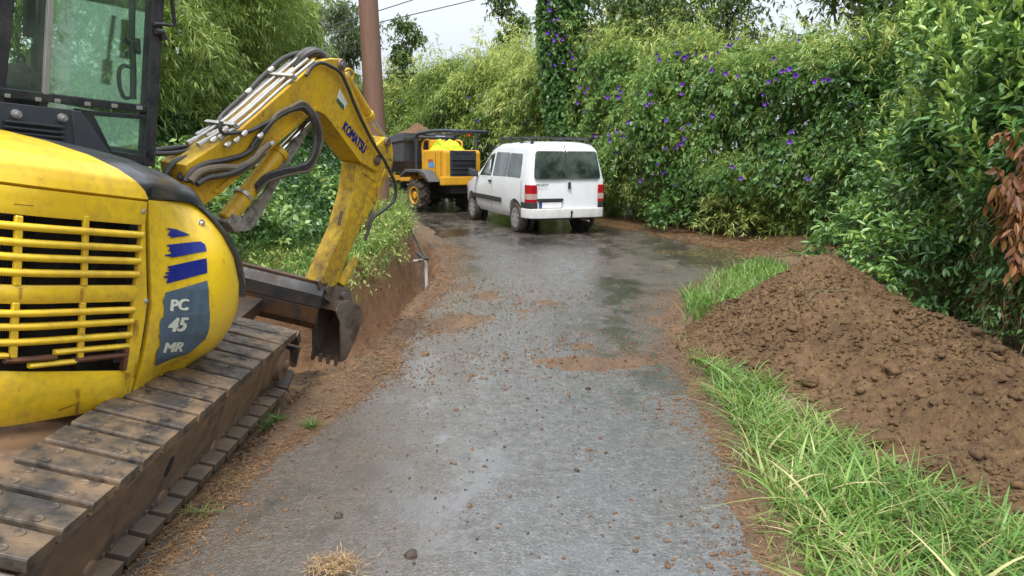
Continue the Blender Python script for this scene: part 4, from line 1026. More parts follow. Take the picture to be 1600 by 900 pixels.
# ---- site dumper
M['dumper_yellow'] = painted('dumper_yellow', (.72, .36, .012), .38, (.20, .12, .06), .45, (.64, .32, .012), 4, .08, wear=(.66, (.10, .05, .03)))
M['dumper_grey'] = painted('dumper_grey', (.055, .062, .075), .5, (.16, .12, .08), .5, (.075, .082, .095), 3, .1)
M['cover_grey'] = painted('cover_grey', (.035, .042, .058), .4, (.12, .10, .08), .2, None, 4, .1)
M['orange_lens'] = painted('orange_lens', (.8, .16, .01), .2, amt=.05)
M['hivis'] = painted('hivis', (.62, .80, .01), .7, (.35, .35, .05), .35, (.52, .74, .01), 9, .2)
M['sticker_blue'] = painted('sticker_blue', (.12, .30, .55), .5, amt=.2)
M['sticker_red'] = painted('sticker_red', (.5, .08, .04), .5, amt=.2)
HD = R(38)
du = root('site_dumper', (-1.27, 19.19, .335), HD, R(.5), 'yellow site dumper with dark grey skip full of earth standing left of the white van', 'dumper')
def part(mb, nm, m, par=None, bev=.01, sm=False): return mb.build(nm, M[m], par or du, bev, 2, smooth=sm, local=True)
mb = MB(); mb.prism([(0, .56, .78), (1.12, .56, .78), (1.12, .56, 1.60), (.06, .56, 1.60), (0, .56, 1.54)], (0, -1.12, 0)); eb = part(mb, 'engine_cover', 'dumper_yellow', None, .04)
mb = MB(); mb.box((.0, 0, .82), .14, 1.34, .22); part(mb, 'rear_bumper', 'dumper_yellow', None, .03)
mb = MB(); mb.box((-.012, .0, 1.24), .03, .80, .68); gr = part(mb, 'radiator_grille', 'cover_grey', eb, .02)
for k in range(4):
    mb = MB(); mb.box((-.045, 0, 1.00 + k * .115), .05, .72, .022, ry=R(25)); part(mb, 'louvre', 'dark', gr, .003)
me = text_mesh('Barford', 1, .02); xs = [v.co.x for v in me.vertices]; ys = [v.co.y for v in me.vertices]
for v in me.vertices: v.co = (-.031, .24 - (v.co.x - min(xs)) / (max(xs) - min(xs)) * .48, 1.47 + (v.co.y - min(ys)) / (max(ys) - min(ys)) * .07)
link('lettering', me, M['dark'], gr, local=True)
mb = MB(); mb.box((.66, .565, 1.33), .24, .006, .06); part(mb, 'sticker', 'sticker_red', eb, .002)
mb = MB(); mb.box((.62, .565, 1.22), .28, .008, .14); part(mb, 'sticker', 'sticker_blue', eb, .002)
for x in (.16, .42): 
    mb = MB(); mb.box((x, .563, 1.2), .012, .004, .66); part(mb, 'panel_gap', 'dark', eb, 0)
for s_ in (1, -1):
    mb = MB(); mb.prism([(.38, s_ * .60, 1.03), (.62, s_ * .60, 1.10), (1.35, s_ * .60, 1.10), (1.62, s_ * .60, .92), (1.62, s_ * .60, .88), (1.30, s_ * .60, 1.02), (.62, s_ * .60, 1.02), (.18, s_ * .60, .78), (.12, s_ * .60, .80)], (0, s_ * .34, 0))
    part(mb, 'mudguard', 'dumper_grey', None, .02)
    for x, rr in ((1.0, .43), (2.75, .43)):
        mb = MB(); mb.lathe((x, s_ * .60, .43), (0, s_, 0), [(0, .33), (.03, .385), (.27, .385), (.30, .33), (.29, .25), (.24, .235)], 28)
        wh = part(mb, 'wheel', 'tyre', None, 0, True)
        mb = MB(); mb.lathe((x, s_ * .78, .43), (0, s_, 0), [(0, .235), (.10, .235), (.10, .205), (.03, .19), (.035, .10), (.08, .09), (.085, 0)], 24); part(mb, 'rim', 'dumper_yellow', wh, 0, True)
        for k in range(20):
            a = k * 2 * pi / 20; sgn = 1 if k % 2 else -1
            Mx = Matrix.Translation((x, s_ * (.60 + .15 + sgn * .07), .43)) @ Matrix.Rotation(a, 4, 'Y') @ Matrix.Translation((0, 0, .39)) @ Matrix.Rotation(sgn * R(35) * s_, 4, 'Z')
            mb = MB(); mb.hexa(Mx, .055, .19, .065); part(mb, 'tread_lug', 'tyre', wh, .008)
mb = MB(); mb.box((1.7, 0, .62), 2.2, .52, .20); mb.box((1.0, 0, .43), .2, 1.2, .2); mb.box((2.75, 0, .43), .2, 1.2, .2); mb.box((.55, 0, .62), 1.0, .7, .26); part(mb, 'chassis', 'dark')
mb = MB(); mb.prism([(1.15, .60, .78), (3.0, .60, .78), (3.0, .60, .98), (2.2, .60, .90), (1.5, .60, .96), (1.15, .60, .96)], (0, -.10, 0)); mb.box((1.6, .55, .80), 1.1, .16, .06); mb.box((1.55, 0, .88), .5, 1.1, .1); part(mb, 'platform', 'dumper_yellow')
# skip
def loft(mb, secs):
    rs = [[mb.b.verts.new(p) for p in s_] for s_ in secs]; n = len(rs[0])
    for a, b in zip(rs, rs[1:]):
        for k in range(n): mb.b.faces.new((a[k], a[(k + 1) % n], b[(k + 1) % n], b[k]))
    mb.b.faces.new(rs[0]); mb.b.faces.new(rs[-1][::-1])
mb = MB(); loft(mb, [[(1.75, .55, 1.0), (2.9, .55, 1.0), (2.9, -.55, 1.0), (1.75, -.55, 1.0)], [(1.62, .80, 1.30), (3.25, .80, 1.30), (3.25, -.80, 1.30), (1.62, -.80, 1.30)], [(1.50, .86, 1.86), (3.55, .86, 1.70), (3.55, -.86, 1.70), (1.50, -.86, 1.86)], [(1.50, .86, 2.05), (1.9, .86, 2.03), (1.9, -.86, 2.03), (1.50, -.86, 2.05)][:4]])
skp = part(mb, 'skip', 'dumper_grey', None, .01)
mb = MB(); loft(mb, [[(1.49, .885, 1.84), (3.57, .885, 1.68), (3.57, -.885, 1.68), (1.49, -.885, 1.84)], [(1.47, .885, 1.93), (3.6, .885, 1.76), (3.6, -.885, 1.76), (1.47, -.885, 1.93)]]); part(mb, 'skip_rim', 'dumper_grey', skp, .01)
# rollover frame
for s_ in (1, -1):
    mb = MB(); mb.tube(spline([(1.30, s_ * .60, .9), (1.30, s_ * .60, 1.5), (1.30, s_ * .60, 1.96)], 3), .045, 10); part(mb, 'frame_post', 'cover_grey', None, 0, True)
mb = MB()
mb.tube(spline([(1.30, .60, 1.90), (1.15, .60, 2.02), (.4, .58, 2.07), (-.2, .55, 2.06), (-.38, .40, 2.05), (-.38, -.40, 2.05), (-.2, -.55, 2.06), (.4, -.58, 2.07), (1.15, -.60, 2.02), (1.3, -.6, 1.90)], 5), .045, 10); mb.tube([(1.30, .6, 1.93), (1.3, -.6, 1.93)], .04, 8); part(mb, 'roll_frame', 'cover_grey', None, 0, True)
mb = MB(); mb.tube([(.12, -.50, 1.58), (.12, -.52, 2.06)], .035, 8); mb.tube([(.12, .40, 2.0), (.12, -.40, 2.02)], .03, 8); part(mb, 'frame_prop', 'cover_grey', None, 0)
mb = MB(); mb.lathe((-.35, .05, 1.93), (0, 0, 1), [(0, .05), (.08, .05), (.10, .03)], 14); part(mb, 'beacon', 'orange_lens', None, 0, True)
mb = MB(); mb.box((1.22, 0, 1.70), .12, .5, .34); mb.box((.98, 0, 1.62), .36, .5, .10); part(mb, 'seat', 'dumper_yellow', None, .04)
mb = MB(); mb.box((1.38, -.22, 1.78), .05, .30, .40); part(mb, 'control_box', 'plate_white', None, .02)
for s_ in (1, -1):
    mb = MB(); mb.tube(spline([(.75, s_ * .48, 1.6), (.75, s_ * .48, 1.80), (.95, s_ * .48, 1.86), (1.15, s_ * .48, 1.8), (1.2, s_ * .48, 1.6)], 4), .025, 8); part(mb, 'hand_rail', 'dumper_yellow', None, 0, True)
mb = MB(); mb.lathe((1.55, .1, 1.85), (-.3, 0, .9), [(0, .02), (.18, .02), (.18, .16), (.2, .17), (.21, .15), (.19, .04)], 18); part(mb, 'steering_wheel', 'dark', None, 0, True)
def l2w(o, p):
    return Matrix.Translation(o.location) @ o.rotation_euler.to_matrix().to_4x4() @ Vector(p)
# load of earth and the clothing on the engine cover: lumpy heightfields
def lump_sheet(name, m, o, cx, cy, lx, ly, zf, seed, nx=50, amp=.05, sc=5, zb=0, label=None, cat=None, par=None):
    us = np.linspace(-1, 1, nx); U_, V_ = np.meshgrid(us, us, indexing='ij')
    hz = zf(U_, V_) + amp * fbm(U_ * lx + seed, V_ * ly, sc, 4, seed) * (1 - np.maximum(abs(U_), abs(V_)) ** 6)
    P_ = np.stack([cx + U_ * lx, cy + V_ * ly, hz], -1)
    me = grid_mesh(name, P_)
    if par is not None: ob_ = link(name, me, m, par, local=True, smooth=True)
    else:
        me.transform(o.rotation_euler.to_matrix().to_4x4()); ob_ = link(name, me, m, None, smooth=True); ob_.location = o.location
        tag(ob_, label, cat)
    return ob_
lump_sheet('earth_load', M['heap'], du, 2.45, 0, 1.0, .84, lambda u, v: 1.72 + .10 * (-u) + .62 * np.clip(1 - np.sqrt(((u + .15) * .95) ** 2 + (v * .9) ** 2), 0, 1), 3, 60, .10, 4, label='brown earth heaped above the rim of the dumper skip', cat='earth load')
for k, (cx, cy, lx, ly, h_, sd) in enumerate([(.55, .12, .40, .42, .20, 5)]):
    lump_sheet('safety_jacket', M['hivis'], du, cx, cy, lx, ly, lambda u, v: 1.57 + h_ * np.clip(1.12 - np.abs(u) ** 3 - np.abs(v) ** 4, 0, 1), sd, 60, .16, 5, label='crumpled fluorescent yellow jacket lying on the dumper engine cover', cat='jacket')

# ------------------------------------------------------------------ pole, wires, pipes in the trench
t = NT('pole_brown'); n1 = t.noise(2, 4, .6, stretch=(3, 3, .3)); n2 = t.noise(30, 5, .6, stretch=(1, 1, .12))
c = t.mix(t.ramp(n1, [(.3, 0.), (.7, 1.)]), (.165, .088, .058), (.215, .122, .085)); c = t.mix(t.ramp(n2, [(.45, 0.), (.65, .4)]), c, (.12, .07, .05))
M['pole'] = t.fin(t.pbsdf(c, .55, 0, t.bump(n2, .25, .01), .4))
pb = Vector((-1.98, 11.1, gz(-1.98, 11.1) - .3)); ptop = atY(553, -400, 10.95)
mb = MB(); 
N_ = 14; mb.tube([pb.lerp(ptop, k / N_) for k in range(N_ + 1)], [.158 - .04 * k / N_ for k in range(N_ + 1)], 28)
po = mb.build('utility_pole', M['pole'], None, smooth=True); tag(po, 'brown round utility pole rising from the grassy bank edge', 'utility pole')
M['cable'] = painted('cable', (.03, .03, .032), .5, amt=.1)
for (a, b, lab) in (((530, 37), (640, 0), 'upper thin dark overhead cable crossing the sky beside the pole'), ((480, 62), (735, 0), 'lower long overhead cable sagging across the sky beside the pole')):
    p0, p1 = atY(*a, 15), atY(*b, 17); d = p1 - p0; q0 = p0 - d * 3; q1 = p1 + d * 9
    pts = []
    for k in range(25):
        s_ = k / 24; p = q0.lerp(q1, s_); pts.append(p + Vector((0, 0, -.18 * (4 * s_ * (1 - s_) - .75))))
    mb = MB(); mb.tube(pts, .011, 6); o = mb.build('overhead_cable', M['cable'], None); tag(o, lab, 'cable')
M['pvc'] = painted('grey_white_pipe', (.52, .50, .46), .45, (.22, .14, .08), .45, None, 12, .05)
zt_ = 9.35
mb = MB(); mb.tube([atY(667, 462, zt_), atY(665.5, 403, zt_)], .022, 12); mb.tube([atY(647, 408, zt_ + .15), atY(667, 405, zt_)], .018, 10)
o = mb.build('plastic_pipe', M['pvc'], None, smooth=True); tag(o, 'pale plastic pipe standing upright in the trench', 'pipe')
mb = MB(); pts = [atY(632, 340, 11.6), atY(640, 357, 10.9), atY(652, 378, 10.2), atY(662, 398, 9.6), atY(668, 405, 9.3), atY(660, 402, 9.25), atY(650, 394, 9.4)]
mb.tube(spline(pts, 6), .020, 8); o = mb.build('black_hose', M['hose'], None, smooth=True); tag(o, 'black flexible pipe laid along the bank edge above the trench', 'hose')
# ------------------------------------------------------------------ foliage
def leafmat(name, stops, gloss=.38, transl=.35, spec=.4):
    t = NT(name); at = t.n('ShaderNodeAttribute', attribute_name='v')
    n = t.noise(1.1, 3, .5)
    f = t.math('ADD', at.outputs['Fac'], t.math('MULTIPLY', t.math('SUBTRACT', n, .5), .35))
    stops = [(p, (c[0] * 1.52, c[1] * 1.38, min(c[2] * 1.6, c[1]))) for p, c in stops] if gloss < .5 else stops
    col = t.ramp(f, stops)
    p = t.pbsdf(col, gloss, 0, None, spec)
    tr = t.n('ShaderNodeBsdfTranslucent'); t.l(t.mix(.5, col, (.16, .24, .03), 'MIX'), tr.inputs[0])
    m = t.n('ShaderNodeMixShader'); m.inputs[0].default_value = transl; t.l(p, m.inputs[1]); t.l(tr.outputs[0], m.inputs[2])
    return t.fin(m.outputs[0])
M['bamboo'] = leafmat('bamboo_leaf', [(.0, (.06, .11, .025)), (.4, (.15, .24, .048)), (.75, (.26, .36, .08)), (1., (.40, .45, .13))], transl=.42)
M['bamboo_pale'] = leafmat('bamboo_leaf_pale', [(.0, (.09, .14, .03)), (.4, (.20, .29, .065)), (.75, (.31, .40, .10)), (1., (.44, .48, .15))], transl=.42)
M['vine'] = leafmat('vine_leaf', [(.0, (.03, .078, .02)), (.5, (.075, .165, .038)), (.85, (.15, .26, .06)), (1., (.24, .33, .08))], .42, .3)
M['laurel'] = leafmat('laurel_leaf', [(.0, (.022, .065, .018)), (.45, (.055, .135, .032)), (.75, (.13, .25, .05)), (1., (.28, .40, .075))], .30, .25, .5)
M['ivy'] = leafmat('ivy_leaf', [(.0, (.025, .07, .018)), (.6, (.06, .135, .032)), (.93, (.13, .22, .05)), (1., (.26, .12, .04))], .34, .2, .5)
M['treeleaf'] = leafmat('tree_leaf', [(.0, (.035, .07, .022)), (.6, (.075, .13, .035)), (1., (.14, .20, .055))])
M['treeleaf_grey'] = leafmat('tree_leaf_grey', [(.0, (.05, .08, .04)), (.6, (.09, .13, .06)), (1., (.16, .21, .10))])
M['dead_leaf'] = leafmat('dead_leaf', [(.0, (.07, .025, .012)), (.5, (.20, .075, .028)), (1., (.36, .17, .07))], .5, .2)
M['grassm'] = leafmat('grass_blade', [(.0, (.035, .09, .016)), (.45, (.085, .19, .030)), (.8, (.17, .29, .055)), (1., (.55, .50, .24))], .42, .35)
M['dry_grass'] = leafmat('dry_grass', [(.0, (.07, .14, .03)), (.4, (.20, .24, .07)), (1., (.42, .33, .15))], .55, .2)
M['straw'] = leafmat('straw', [(.0, (.12, .06, .03)), (.5, (.26, .15, .07)), (1., (.42, .29, .14))], .6, .1)
M['litter'] = leafmat('leaf_litter', [(.0, (.11, .045, .025)), (.5, (.25, .12, .055)), (.85, (.38, .24, .10)), (1., (.22, .28, .07))], .6, .1)
M['stem'] = painted('stem', (.13, .11, .05), .6, (.06, .045, .03), .4, (.09, .10, .04), 8, .2)
M['bark'] = rusty('bark', (.10, .08, .06), (.16, .13, .10), (.05, .04, .03), 8, .85)
M['petal'] = NT('petal')
t = M['petal']; at = t.n('ShaderNodeAttribute', attribute_name='v'); cl_ = t.ramp(at.outputs['Fac'], [(0, (.42, .20, .55)), (.25, (.13, .02, .36)), (1, (.10, .022, .30))])
M['petal'] = t.fin(t.pbsdf(cl_, .5, 0, None, .3))

def unit(a): return a / np.maximum(np.linalg.norm(a, axis=-1, keepdims=True), 1e-6)
def rv(n): return unit(rng.normal(size=(n, 3)))
class Leaves:
    def __init__(s): s.V = []; s.F = []; s.C = []; s.A = []; s.n = 0
    def add(s, P, D, ln, wd, v, curl=.25, flat=.6, full=False, at_=.42):
        """P bases, D unit directions, ln lengths, wd widths, v tint"""
        n = len(P); up = np.array([0, 0, 1.]); Nn = unit(up * flat + rv(n) * (1 - flat) + 1e-3)
        Sd = unit(np.cross(D, Nn)); Nn = np.cross(Sd, D)
        ln = np.broadcast_to(ln, (n,))[:, None]; wd = np.broadcast_to(wd, (n,))[:, None]
        dn = up * 0 - np.array([0, 0, 1.]) * curl
        def pt(t_, w_): return P + D * ln * t_ + Sd * wd * w_ + dn * ln * t_ * t_
        if not full:
            Vs = np.stack([P, pt(at_, .5), pt(1., 0), pt(at_, -.5)], 1)
            k = 4; base = s.n + np.arange(n)[:, None] * k
            f = np.concatenate([base + np.array([0, 1, 2]), base + np.array([0, 2, 3])], 1).reshape(-1); c = np.full(2 * n, 3)
        else:
            mid = Nn * wd * -.12
            Vs = np.stack([P, pt(.28, .42) - mid, pt(.62, .46) - mid, pt(1., 0), pt(.62, -.46) - mid, pt(.28, -.42) - mid, pt(.45, 0) + mid], 1)
            k = 7; base = s.n + np.arange(n)[:, None] * k
            f = np.concatenate([base + np.array(q) for q in ((0, 1, 6), (1, 2, 6), (2, 3, 6), (3, 4, 6), (4, 5, 6), (5, 0, 6))], 1).reshape(-1); c = np.full(6 * n, 3)
        s.V.append(Vs.reshape(-1, 3)); s.F.append(f); s.C.append(c); s.A.append(np.repeat(np.broadcast_to(v, (n,)), k)); s.n += n * k
    def sprays(s, P, D, L_, nl, ll, lw, v, droop=.5, spread=.9, hang=.3, full=False, flat=.6, t0=.15, vj=.25, curl=.25, tipv=0):
        n = len(P); L_ = np.broadcast_to(L_, (n,)) * rng.uniform(.7, 1.25, n); v = np.broadcast_to(v, (n,))
        for j in range(nl):
            t_ = t0 + (1 - t0) * (j + rng.uniform(0, 1, n)) / nl
            p = P + D * (L_ * t_)[:, None]; p[:, 2] -= droop * L_ * t_ * t_
            T = D.copy(); T[:, 2] -= 2 * droop * t_; T = unit(T)
            d = T * (.35 + .6 * (t_[:, None] > .8)) + rv(n) * spread; d[:, 2] -= hang
            s.add(p, unit(d), ll * rng.uniform(.6, 1.2, n), lw * rng.uniform(.7, 1.2, n), np.clip(v + rng.normal(0, vj * .5, n) + tipv * (t_ - .5), 0, 1), curl, flat, full)
    def build(s, name, m, parent=None, shift=None):
        V = np.concatenate(s.V)
        me = meshnp(name, V, np.concatenate(s.F), np.concatenate(s.C), {'v': np.concatenate(s.A)})
        return link(name, me, m, parent)

class Wall:
    """a hedge front: base line through pts, outward normal to the right hand side of travel turned by sgn"""
    def __init__(s, pts, heights, sgn, bulge=.45, seed=1, lean=0.0, taper=1.3, rough=.5, zoff=0.0):
        s.p = np.array(pts, float); d = np.diff(s.p, axis=0); s.l = np.concatenate([[0], np.cumsum(np.hypot(d[:, 0], d[:, 1]))]); s.h = heights; s.sgn = sgn
        s.bulge = bulge; s.seed = seed; s.len = s.l[-1]; s.lean = lean; s.taper = taper; s.rough = rough; s.zoff = zoff
    def base(s, q): return np.stack([np.interp(q, s.l, s.p[:, 0]), np.interp(q, s.l, s.p[:, 1])], -1)
    def nrm(s, q):
        a = s.base(q - .6); b = s.base(q + .6); t = b - a; n = np.stack([t[:, 1], -t[:, 0]], -1) * s.sgn
        return n / np.maximum(np.linalg.norm(n, axis=1, keepdims=True), 1e-6)
    def H(s, q): return np.interp(q, s.l, s.h) * (1 + .13 * fbm(q, q * 0, .9, 3, s.seed))
    def off(s, q, k, h):
        o = s.bulge * np.sin(np.pi * np.clip(k * .9 + .12, 0, 1)) - s.taper * np.clip((k - .72) / .28, 0, 1.3) ** 2 + s.lean * h
        return o + s.rough * fbm(q, h, .95, 2, s.seed + 3) + s.rough * .45 * fbm(q, h, 2.6, 3, s.seed + 4)
    def pts(s, n, a, b, k0=0, k1=1, depth=.3, clump=0.0):
        q = rng.uniform(a, b, n); k = k0 + (k1 - k0) * rng.uniform(0, 1, n)
        h = k * s.H(q)
        if clump:
            keep = fbm(q, h, 1.7, 3, s.seed + 9) + rng.uniform(-.35, .35, n) > -clump; q, k, h = q[keep], k[keep], h[keep]
        n = len(q); nn = s.nrm(q); o = s.off(q, k, h) - np.abs(rng.normal(0, depth, n))
        bs = s.base(q); xy = bs + nn * o[:, None]
        g = ground_z(bs[:, 0], bs[:, 1])
        return np.stack([xy[:, 0], xy[:, 1], g + h + s.zoff], -1), np.concatenate([nn, np.zeros((n, 1))], 1), q, k, h
    def at_px(s, px, py, out=.12):
        d = ray(px, py); qs = np.arange(0, s.len, .03); best = None
        bs = s.base(qs); nn = s.nrm(qs); g = ground_z(bs[:, 0], bs[:, 1])
        for it in range(2):
            o = s.bulge if it == 0 else o
            xy = bs + nn * (np.asarray(o)[:, None] if np.ndim(o) else o)
            t_ = xy[:, 1] / d.y; z = EYE.z + d.z * t_; k = np.clip((z - g) / s.H(qs), 0, 1.1); o = s.off(qs, k, k * s.H(qs)) + out
        e = np.abs(xy[:, 0] - d.x * t_); i = int(np.argmin(e))
        return Vector((xy[i, 0], xy[i, 1], z[i])), Vector((nn[i, 0], nn[i, 1], .25)).normalized()

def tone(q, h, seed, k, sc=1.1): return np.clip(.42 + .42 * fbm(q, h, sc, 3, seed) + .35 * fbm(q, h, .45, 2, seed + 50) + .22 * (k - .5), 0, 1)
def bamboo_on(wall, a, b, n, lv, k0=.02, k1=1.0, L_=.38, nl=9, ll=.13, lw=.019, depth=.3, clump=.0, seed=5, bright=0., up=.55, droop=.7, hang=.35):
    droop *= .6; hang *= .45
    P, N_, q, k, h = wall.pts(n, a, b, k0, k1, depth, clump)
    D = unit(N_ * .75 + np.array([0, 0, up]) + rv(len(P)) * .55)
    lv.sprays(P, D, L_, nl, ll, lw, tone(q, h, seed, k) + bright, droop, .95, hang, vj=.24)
def plumes(wall, a, b, n, lv, H0=.9, dh=.9, ll=.14, lw=.02, seed=5, bright=.15, nl=14, L_=.7, out=.1):
    """leafy arching tips standing above the hedge top"""
    q = rng.uniform(a, b, n); hh = wall.H(q) * H0 + rng.uniform(0, dh, n) * (.4 + .6 * (fbm(q, q * 0, 2.1, 2, seed) > 0))
    bs = wall.base(q); nn = wall.nrm(q); g = ground_z(bs[:, 0], bs[:, 1]); o = rng.uniform(-.9, out, n)
    P = np.stack([bs[:, 0] + nn[:, 0] * o, bs[:, 1] + nn[:, 1] * o, g + hh + wall.zoff - .4], -1)
    for r_ in range(3):
        D = unit(np.stack([nn[:, 0] * .35, nn[:, 1] * .35, np.full(n, 1.)], -1) + rv(n) * .45)
        lv.sprays(P + D * .25 * r_, D, L_, nl, ll, lw, np.clip(.55 + bright + rng.normal(0, .12, n), 0, 1), .45, .8, .3, vj=.2, tipv=.2)
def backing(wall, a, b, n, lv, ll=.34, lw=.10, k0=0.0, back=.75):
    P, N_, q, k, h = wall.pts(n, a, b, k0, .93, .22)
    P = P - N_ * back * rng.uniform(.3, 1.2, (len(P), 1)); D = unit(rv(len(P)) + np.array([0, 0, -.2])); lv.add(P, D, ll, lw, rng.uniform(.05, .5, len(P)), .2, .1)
def stems(wall, a, b, n, parent, hmax=.8, rad=.009, mat_='stem', back=.25, name='stem'):
    for i in range(n):
        q = np.array([a + (b - a) * (i + rnd.random()) / n]); bs = wall.base(q)[0]; nn = wall.nrm(q)[0]; H_ = float(wall.H(q)[0]) * hmax * rnd.uniform(.7, 1)
        o = rnd.uniform(-back - .3, .15); g = gz(*bs); pts = []
        lx, ly = rnd.uniform(-.3, .3), rnd.uniform(-.3, .3)
        for k in range(7):
            t_ = k / 6; oo = o + .25 * t_ * t_; pts.append((bs[0] + nn[0] * oo + lx * t_, bs[1] + nn[1] * oo + ly * t_, g - .05 + t_ * H_ + wall.zoff))
        mb = MB(); mb.tube(pts, [rad * (1.15 - .6 * k / 6) for k in range(7)], 6); mb.build(name, M[mat_], parent)
def plant(wall, a, b, name, label, cat, group):
    q = np.array([(a + b) / 2]); bs = wall.base(q)[0]
    return empty(name, (bs[0], bs[1], gz(*bs)), label, cat, group)

# ---- flower shape (five lobed funnel), one shared mesh in four sizes
def flower_mesh(r):
    V = [(0, 0, -.9 * r)]; F_ = []; A = [0.]
    for ring, (rr, z) in enumerate(((.18, -.45), (.62, -.05), (1.0, .12))):
        for k in range(15):
            a = 2 * pi * k / 15; w = 1 + (.13 * cos(5 * a) if ring == 2 else 0); V.append((rr * w * r * cos(a), rr * w * r * sin(a), z * r)); A.append((.1, .7, 1)[ring])
    for k in range(15): F_.append((0, 1 + k, 1 + (k + 1) % 15))
    for g_ in range(2):
        for k in range(15):
            a = 1 + g_ * 15; F_.append((a + k, a + 15 + k, a + 15 + (k + 1) % 15, a + (k + 1) % 15))
    return meshnp('flower', V, [i for f in F_ for i in f], [len(f) for f in F_], {'v': A})
FM = [flower_mesh(r) for r in (.028, .038, .046)]
for f in FM: f.materials.append(M['petal'])

# ================= right hand hedge
RWALL = Wall([(-10, 33), (-5.2, 27.6), (-1.2, 23.6), (1.0, 20.4), (2.2, 18.1), (4.1, 15.1), (5.5, 13.1), (6.3, 11.4), (6.3, 9.6), (5.9, 8.4)],
             [4.4, 4.4, 4.5, 4.6, 4.8, 3.7, 3.35, 3.5, 3.9, 4.0], 1, .45, 11, 0, 1.2, .85)
# check the normal points to the lane
if RWALL.nrm(np.array([12.]))[0] @ np.array([-1, -1]) < 0: RWALL.sgn = -1
LQ = RWALL.l
GH = 'plants making up the tall hedge on the right'
segs = [  # start, end, kind, label
    (0.0, 4.7, 'far', 'pale feathery bamboo clump farthest up the lane behind the skip'),
    (4.5, 9.0, 'far', 'feathery bamboo clump rising behind the yellow dumper'),
    (8.8, 13.0, 'farvine', 'tall bamboo clump hung with a few purple flowers between dumper and van'),
    (12.8, 16.7, 'fartall', 'bamboo clump with pale tips directly behind the white van roof'),
]
def far_clump(a, b, kind, label):
    t_ = plant(RWALL, a, b, 'bamboo_clump', label, 'bamboo', GH); lv = Leaves(); ar = (b - a + .4) * 5
    bamboo_on(RWALL, a - .2, b + .2, int(ar * 150), lv, 0, 1., .5, 8, .19, .034, .30, .0, 5 + int(a), .02, .7, .7)
    plumes(RWALL, a, b, int((b - a) * (11 if kind != 'fartall' else 15)), lv, .86, 1.1, .19, .034, int(a) + 3, .18, 14, .8)
    backing(RWALL, a, b, int(ar * 90), lv, .42, .14)
    lv.build('foliage', M['bamboo_pale'] if kind != 'farvine' else M['bamboo'], t_); stems(RWALL, a, b, 6, t_, .95, .014)
    return t_
far_objs = [far_clump(*s_) for s_ in segs]
near = [
    (16.5, 19.4, 'leafy bamboo thicket behind the right half of the white van', 0.05),
    (19.2, 21.6, 'thick bamboo thicket just right of the van under purple flowered vine', 0.05),
    (21.4, 23.8, 'bamboo thicket with drooping light tips above the dry leaf litter', 0.06),
    (23.6, 26.0, 'dark bamboo thicket at the bend just behind the earth heap peak', -.03),
    (25.8, 28.2, 'dark bamboo thicket where the hedge meets the broad leaved bushes', -.03),
    (28.0, 30.3, 'bamboo thicket half hidden behind the broad leaved bushes', 0.)]
for a, b, lab, br in near:
    t_ = plant(RWALL, a, b, 'bamboo_clump', lab, 'bamboo', GH); lv = Leaves(); ar = (b - a + .5) * 4
    bamboo_on(RWALL, a - .25, b + .25, int(ar * 165), lv, 0, 1., .40, 9, .135, .021, .30, .25, int(a), br, .45, .8)
    plumes(RWALL, a, b, int((b - a) * 11), lv, .86, .7, .15, .022, int(a) + 1, .2, 16, .7, .35)
    backing(RWALL, a, b, int(ar * 170), lv, .34, .12)
    lv.build('foliage', M['bamboo'], t_); stems(RWALL, a, b, 13, t_, .85, .010)
# morning glory over the hedge
FL1 = [(9, 12), (0, 0)]
flowers_px = [(742, 103), (746, 110), (753, 113), (750, 150), (732, 152), (757, 92), (763, 90), (766, 190), (733, 152), (838, 70), (828, 64), (853, 84), (820, 190), (748, 188), (757, 194), (766, 230), (688, 180), (624, 158)]
fl_col = [(857, 4), (859, 16), (864, 32), (871, 29), (855, 51), (858, 52), (870, 55), (884, 56), (866, 63), (879, 62), (893, 82), (895, 90), (866, 101), (894, 108), (880, 98), (858, 84)]
fl_main = [(905, 136), (919, 138), (914, 145), (933, 123), (949, 152), (904, 161), (913, 174), (966, 137), (967, 152), (970, 144), (996, 147), (1016, 147), (1012, 164), (1020, 161), (903, 145), (931, 212), (963, 205), (953, 220), (965, 239), (951, 211), (974, 213), (983, 191), (1000, 252), (1028, 256), (1000, 283), (1026, 86), (1030, 94), (1052, 68), (1069, 90), (1074, 87), (1060, 83), (1087, 85), (1102, 90), (1113, 108), (1111, 111), (1066, 130), (1067, 133), (1063, 147), (1134, 115), (1131, 76), (1141, 72), (1144, 70), (1151, 119), (1112, 167), (1113, 180), (1115, 181), (1150, 163), (1063, 201), (1070, 216), (1069, 219), (1043, 232), (1056, 233), (1059, 229), (1065, 225), (1076, 195), (1043, 188), (1042, 314), (1040, 321), (1056, 289), (1056, 304), (1025, 272), (1037, 270), (1138, 71), (1152, 61), (1120, 83), (1209, 92), (1201, 128), (1227, 110), (1235, 108), (1212, 124), (1222, 112), (1243, 118), (1249, 63), (1257, 31), (1241, 119), (1193, 148), (1195, 163), (1235, 222), (1145, 261), (1160, 279), (1262, 278), (1260, 276), (1265, 279), (1274, 128), (1287, 126), (1298, 126), (1316, 158), (1332, 161), (1350, 160), (1306, 95), (1348, 60), (1294, 238), (1408, 230), (1235, 206)]
